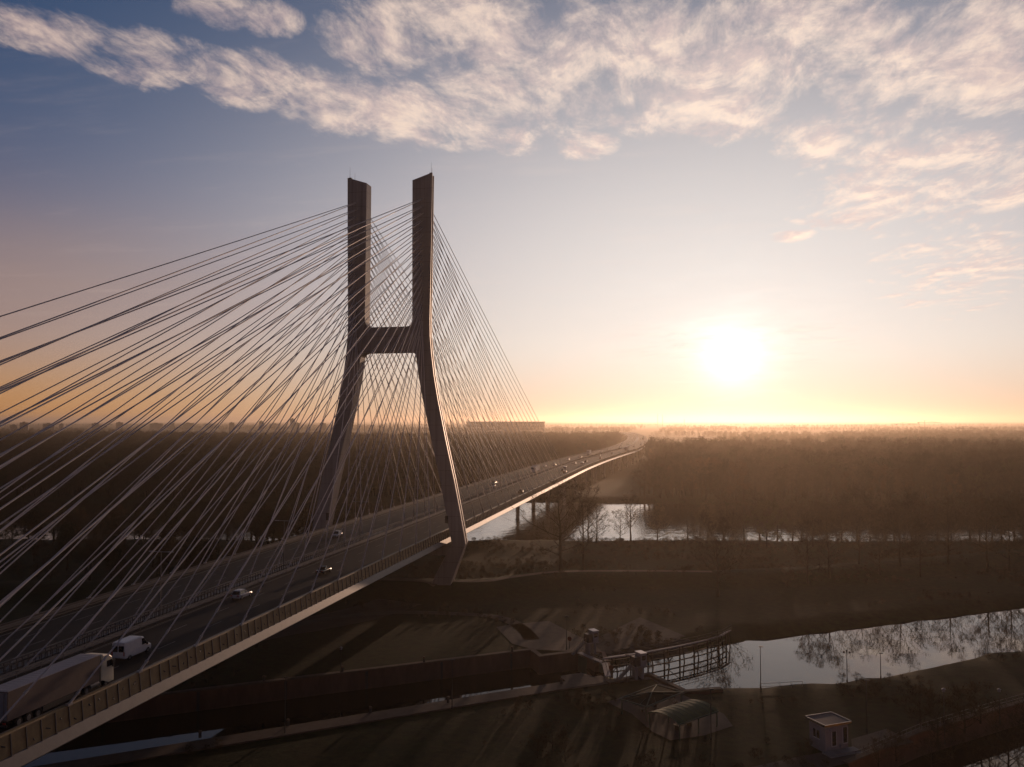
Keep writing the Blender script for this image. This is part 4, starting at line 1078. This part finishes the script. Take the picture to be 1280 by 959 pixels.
# the arena on the horizon
ax, ay, aaz = far_at(632, 3000); ar = empty('arena', (ax,ay,0), -aaz, label='broad flat topped arena on the horizon behind the right hand cables', category='arena')
def rrect(hx, hy, r, z, n=6):
    pp = []
    for cx_, cy_, a0 in ((hx-r,hy-r,0),(-hx+r,hy-r,90),(-hx+r,-hy+r,180),(hx-r,-hy+r,270)):
        for k in range(n): pp.append((cx_+r*math.cos(R(a0+90*k/(n-1))), cy_+r*math.sin(R(a0+90*k/(n-1))), z))
    return pp
a = MB(); a.loft([rrect(138-2*(i%2),112-2*(i%2),22,z) for i, z in enumerate((-3,6,9,16,19,26,29,37,43))]); a.build('facade', M_arena, ar)
a = MB(); a.loft([rrect(139,113,22,43), rrect(139,113,22,44.6)]); a.build('roof_rim', M_grey, ar)
def crane(px, d, h, jib, label):
    x, y, az = far_at(px, d); r_ = empty('tower_crane', (x,y,hgt(x,y)), -az, label=label, category='crane')
    a = MB()
    for i, j in ((-1,-1),(1,-1),(1,1),(-1,1)): a.beam((i*.9,j*.9,0),(i*.9,j*.9,h),.35,.35)
    for k in range(int(h/3)): a.beam((-.9,-.9,k*3),(.9,-.9,k*3+3),.2,.2)
    a.build('mast', M_dark, r_)
    a = MB(); a.beam((-jib*.3,0,h),(jib*.7,0,h),.9,.5); a.beam((0,0,h+5),(jib*.55,0,h+.4),.3,.3); a.beam((0,0,h+5),(-jib*.28,0,h+.4),.3,.3); a.beam((0,0,h),(0,0,h+5),.7,.7); a.build('jib', M_dark, r_)
    a = MB(); a.box((-jib*.26,0,h-1.4),(3.4,1.6,2.4)); a.build('counterweight', M_conc, r_)
crane(1155, 2300, 43, 52, 'tallest tower crane on the right horizon'); crane(1128, 2450, 38, 60, 'tower crane left of the tallest one on the right horizon'); crane(1203, 2000, 31, 40, 'low tower crane right of the tallest one'); crane(993, 2200, 30, 34, 'small lone tower crane beyond the wood below the sun')
for px, h in [(822,90),(828,84),(855,60)]:
    x, y, az = far_at(px, 5200); r_ = empty('mast', (x,y,0), 0, label={822:'thin mast on the horizon left of the sun, left one of a pair',828:'thin mast on the horizon left of the sun, right one of a pair',855:'short thin mast on the horizon right of the pair'}[px], category='mast')
    a = MB(); a.tube((0,0,0),(0,0,h),1.6,.8,6); a.build('pole', M_dark, r_); a = MB(); a.box((0,0,h*.8),(5,2,1.2)); a.build('antenna', M_dark, r_)
ribbon('far_road', [G2(640,535), G2(690,534.4), G2(715,534.8), G2(740,536.8), G2(764,539.6)], 16, mat('pale_road', (.42,.36,.3), .5, .4, var=.1, scale=.01), dz=1.2, steps=16, kind='structure')
# motorway embankment once the viaduct has come down to earth
m_ = MB(); m_.loft([[(xoff(y)-44,y,-3),(xoff(y)+44,y,-3),(xoff(y)+19,y,13.4*sstep(980,1040,y)-.2),(xoff(y)-19,y,13.4*sstep(980,1040,y)-.2)] for y in [970,985,1000,1015,1030,1045]+[1070+25*i for i in range(38)]])
em = m_.build('embankment', M_grass); em['kind'] = 'structure'
ribbon('road', [(xoff(YM)-0.0, YM-1), (xoff(YM)-70, YM+90), (xoff(YM)-260, YM+300), (xoff(YM)-760, YM+700)], 34, M_asph, dz=16.3, flat=0.0, kind='structure')

# ------------------------------------------------------------------ air
hz = bpy.data.materials.new('haze'); hz.use_nodes = True
N = hz.node_tree.nodes; N.remove(N['Principled BSDF'])
pv = N.new('ShaderNodeVolumePrincipled'); pv.inputs['Color'].default_value = (.97,.80,.63,1); pv.inputs['Density'].default_value = HAZE = .0001; pv.inputs['Anisotropy'].default_value = .72
hz.node_tree.links.new(pv.outputs[0], N['Material Output'].inputs['Volume'])
m_ = MB(); m_.bx(-32000, 32000, -32000, 32000, -16, 125); ho = m_.build('haze', hz); ho['kind'] = 'stuff'

# ------------------------------------------------------------------ sky and sun
SUN_AZ, SUN_EL = R(3.32), R(4.2)
SD = Vector((math.sin(SUN_AZ)*math.cos(SUN_EL), math.cos(SUN_AZ)*math.cos(SUN_EL), math.sin(SUN_EL)))
sl = bpy.data.lights.new('sun', 'SUN'); sl.energy = 2.05; sl.angle = R(.53); sl.color = (1,.63,.42)
so = bpy.data.objects.new('sun', sl); C.objects.link(so); so.rotation_euler = SD.to_track_quat('Z','Y').to_euler(); so.location = SD*300
w = bpy.data.worlds.new('World'); SC.world = w; w.use_nodes = True
nt = w.node_tree; N = nt.nodes; L = nt.links; bg = N['Background']; bg.inputs['Strength'].default_value = .10
def node(t, **kw):
    n = N.new(t)
    for k_, v in kw.items(): setattr(n, k_, v)
    return n
def M(op, a, b=None, clamp=False):
    n = node('ShaderNodeMath', operation=op, use_clamp=clamp)
    for i, v in enumerate((a, b)):
        if v is None: continue
        if isinstance(v, (int, float)): n.inputs[i].default_value = v
        else: L.new(v, n.inputs[i])
    return n.outputs[0]
def V(op, a, b=None, out=0):
    n = node('ShaderNodeVectorMath', operation=op)
    for i, v in enumerate((a, b)):
        if v is None: continue
        if isinstance(v, (tuple, Vector)): n.inputs[i].default_value = tuple(v)
        else: L.new(v, n.inputs[i])
    return n.outputs[out]
def MIX(f, a, b, bt='MIX'):
    n = node('ShaderNodeMix', data_type='RGBA', blend_type=bt)
    for s_, v in ((0,f),(6,a),(7,b)):
        if isinstance(v, (int, float)): n.inputs[s_].default_value = v
        elif isinstance(v, tuple): n.inputs[s_].default_value = (*v, 1)
        else: L.new(v, n.inputs[s_])
    return n.outputs[2]
def SM(x, a, b):
    n = node('ShaderNodeMapRange', interpolation_type='SMOOTHSTEP'); L.new(x, n.inputs[0]); n.inputs[1].default_value = a; n.inputs[2].default_value = b; return n.outputs[0]
sky = node('ShaderNodeTexSky', sky_type='NISHITA', sun_disc=False, sun_elevation=SUN_EL, sun_rotation=SUN_AZ, altitude=60, air_density=1.0, dust_density=.3, ozone_density=2.0)
tc = node('ShaderNodeTexCoord'); D = V('NORMALIZE', tc.outputs['Generated'])
sep = node('ShaderNodeSeparateXYZ'); L.new(D, sep.inputs[0]); dx, dy, dz = sep.outputs
el = M('MULTIPLY', M('ARCSINE', dz), 57.2958); az = M('MULTIPLY', M('ARCTAN2', dx, dy), 57.2958)
ca = V('DOT_PRODUCT', D, tuple(SD), 1); ang = M('MULTIPLY', M('ARCCOSINE', M('MINIMUM', ca, .999999)), 57.2958)
# the sky of a hazy evening: Nishita sky, the wide pale glare of the veiled sun, highlights rolled off
def glow(width, col):
    g_ = M('EXPONENT', M('MULTIPLY', M('POWER', M('DIVIDE', ang, width), 2.0), -1.0))
    return MIX(g_, (0,0,0), col)
x_ = V('MULTIPLY', sky.outputs[0], (.019,.047,.083))
da = M('DIVIDE', M('SUBTRACT', az, 3.3), 27.0); de = M('DIVIDE', M('SUBTRACT', el, 4.2), 17.0)
x_ = V('ADD', x_, MIX(M('EXPONENT', M('MULTIPLY', M('ADD', M('MULTIPLY', da, da), M('MULTIPLY', de, de)), -1.0)), (0,0,0), (1.50,1.26,1.06)))
x_ = V('ADD', x_, MIX(M('EXPONENT', M('MULTIPLY', M('MAXIMUM', el, 0.0), -.20)), (0,0,0), (.95,.24,-.12)))
def rolloff(v):
    s_ = node('ShaderNodeSeparateXYZ'); L.new(v, s_.inputs[0]); c_ = node('ShaderNodeCombineXYZ')
    for i in range(3): L.new(M('SUBTRACT', 1.0, M('EXPONENT', M('MULTIPLY', s_.outputs[i], -1.0))), c_.inputs[i])
    return c_.outputs[0]
skyc = rolloff(x_)
# clouds: a broken sheet high above, seen in perspective
pz = M('ADD', M('MAXIMUM', dz, 0.0), .035)
pl_ = node('ShaderNodeCombineXYZ'); L.new(M('DIVIDE', dx, pz), pl_.inputs[0]); L.new(M('DIVIDE', dy, pz), pl_.inputs[1]); PL = pl_.outputs[0]
def noise(scale, det, ro, vec=PL, dist=0.0, st=(1,1,1), rot=0.0):
    mp = node('ShaderNodeMapping'); L.new(vec, mp.inputs[0]); mp.inputs['Scale'].default_value = st; mp.inputs['Rotation'].default_value = (0,0,rot)
    n = node('ShaderNodeTexNoise'); n.inputs['Scale'].default_value = scale; n.inputs['Detail'].default_value = det; n.inputs['Roughness'].default_value = ro; n.inputs['Distortion'].default_value = dist
    L.new(mp.outputs[0], n.inputs['Vector']); return n.outputs['Fac']
pv2 = node('ShaderNodeCombineXYZ'); L.new(az, pv2.inputs[0]); L.new(el, pv2.inputs[1])
mask = None
def sph(px, py):
    d = (FW + RT*((px-CX)/F) - UP*((py-CY)/F)).normalized(); return math.degrees(math.atan2(d.x, d.y)), math.degrees(math.asin(d.z))
BLOBS = [(70,42,80,28),(190,75,90,34),(310,100,90,36),(420,128,90,42),(520,140,90,45),(610,130,110,62),(720,80,120,90),(470,50,80,50),(620,40,120,60),(800,60,120,80),(930,150,90,24),(735,182,42,20),(930,60,130,80),(1060,60,110,75),(1110,125,130,52),(1230,60,90,90),(1150,200,130,40),(1250,230,90,45),(1085,268,90,13),(265,12,60,22),(335,22,45,22),(860,110,80,50),(590,182,40,12),(990,295,30,8),(1210,330,120,60),(1130,245,120,40),(1020,180,60,30),(880,140,110,40)]
for px, py, rx, ry in BLOBS:
    a0, e0 = sph(px, py); v = V('SUBTRACT', pv2.outputs[0], (a0, e0, 0)); v = V('MULTIPLY', v, (F/57.3/rx/1.15, F/57.3/ry/1.15, 0))
    m1 = M('SUBTRACT', 1.0, V('DOT_PRODUCT', v, v, 1), clamp=True)
    if (px,py) == (1210,330): m1 = M('MULTIPLY', m1, .75)
    mask = m1 if mask is None else M('MAXIMUM', mask, m1)
# behind and beside the photo the same broken sheet goes on
side = M('MULTIPLY', SM(M('ABSOLUTE', M('ADD', az, 11.5)), 34, 48), SM(el, 8, 20)); over = SM(el, 27, 33)
mask = M('MAXIMUM', mask, M('MULTIPLY', M('MAXIMUM', side, over), .25))
n1o = noise(4.6, 10, .64, dist=.35, st=(1,.62,1), rot=.45, vec=V('ADD', PL, (.01,.085,0)))
n1 = noise(4.6, 10, .64, dist=.35, st=(1,.62,1), rot=.45); n2 = noise(1.5, 6, .6, dist=.2); n3 = noise(17, 8, .7, dist=.4, st=(1,.38,1), rot=.6)
dens = M('ADD', M('ADD', M('MULTIPLY', M('SUBTRACT', n1, .5), 3.0), M('MULTIPLY', M('SUBTRACT', n2, .5), 1.6)), M('MULTIPLY', M('SUBTRACT', n3, .5), 1.35))
dens = M('ADD', dens, M('SUBTRACT', M('MULTIPLY', M('POWER', mask, .5), 1.62), 1.26))
cloud = SM(dens, -.40, .74)
thin = M('MULTIPLY', SM(noise(2.2, 8, .65, st=(.5,1.6,1), rot=.1), .50, .80), M('MULTIPLY', SM(el, 3, 9), .16))
a0, e0 = sph(40, 345); veil = V('MULTIPLY', V('SUBTRACT', pv2.outputs[0], (a0, e0, 0)), (1/15.0, 1/4.2, 0))
veil = M('MULTIPLY', M('EXPONENT', M('MULTIPLY', V('DOT_PRODUCT', veil, veil, 1), -1.0)), M('ADD', .25, M('MULTIPLY', n2, .2)))
a0, e0 = sph(920, 430); ws = V('MULTIPLY', V('SUBTRACT', pv2.outputs[0], (a0, e0, 0)), (1/6.0, 1/1.3, 0))
wisp = M('MULTIPLY', M('EXPONENT', M('MULTIPLY', V('DOT_PRODUCT', ws, ws, 1), -1.0)), SM(noise(1.4, 7, .62, vec=pv2.outputs[0], st=(.28,1.5,1), dist=.5), .42, .66))
cloud = M('MAXIMUM', M('MAXIMUM', cloud, thin), wisp)
sunny = M('EXPONENT', M('MULTIPLY', M('POWER', M('DIVIDE', ang, 36.0), 2.0), -1.0))
ccol = MIX(sunny, (.80,.60,.45), (1.36,1.11,.82))
lit = SM(M('SUBTRACT', n1, n1o), -.10, .10)
ccol = MIX(M('SUBTRACT', 1.0, lit), ccol, MIX(1.0, ccol, (.76,.75,.83), 'MULTIPLY'))
ccol = MIX(M('MULTIPLY', SM(dens, .35, 1.4), .45), MIX(1.0, ccol, (.80,.79,.90), 'MULTIPLY'), MIX(1.0, ccol, (1.12,1.08,1.02), 'MULTIPLY'))
fin = MIX(M('MULTIPLY', cloud, .87), MIX(veil, skyc, (.42,.27,.19)), ccol)
ang0 = ang; ang = M('MULTIPLY', ang0, M('ADD', .42, M('MULTIPLY', noise(1.0, 7, .62, vec=pv2.outputs[0], st=(.16,.9,1), dist=.6), 1.16)))
fin = MIX(1.0, MIX(1.0, fin, glow(2.2, (.50,.46,.42)), 'ADD'), glow(5.5, (.07,.07,.065)), 'ADD')
ang = ang0; fin = MIX(1.0, fin, glow(.85, (1.8,1.65,1.5)), 'ADD')
fin = V('MULTIPLY', fin, MIX(SM(el, -.5, 5.5), (.87,.75,.72), (1,1,1)))
fin = V('MULTIPLY', fin, MIX(SM(el, 30, 50), MIX(SM(M('ABSOLUTE', az), 75, 130), (1,1,1), (.62,.62,.62)), (.34,.33,.28)))
fin = V('MULTIPLY', fin, (10.0,10.0,10.0))
L.new(fin, bg.inputs['Color'])
vs_ = SC.view_settings; vs_.view_transform = 'Standard'; vs_.look = 'None'; vs_.exposure = 0.0; vs_.gamma = 1.0; vs_.use_curve_mapping = False
SC.render.engine = 'CYCLES'; cy = SC.cycles
cy.max_bounces = 6; cy.diffuse_bounces = 2; cy.glossy_bounces = 4; cy.transmission_bounces = 2; cy.volume_bounces = 0; cy.transparent_max_bounces = 8
cy.use_denoising = True; cy.sample_clamp_indirect = 6; cy.use_adaptive_sampling = True; cy.adaptive_threshold = .02
try: cy.denoiser = 'OPENIMAGEDENOISE'
except Exception: pass
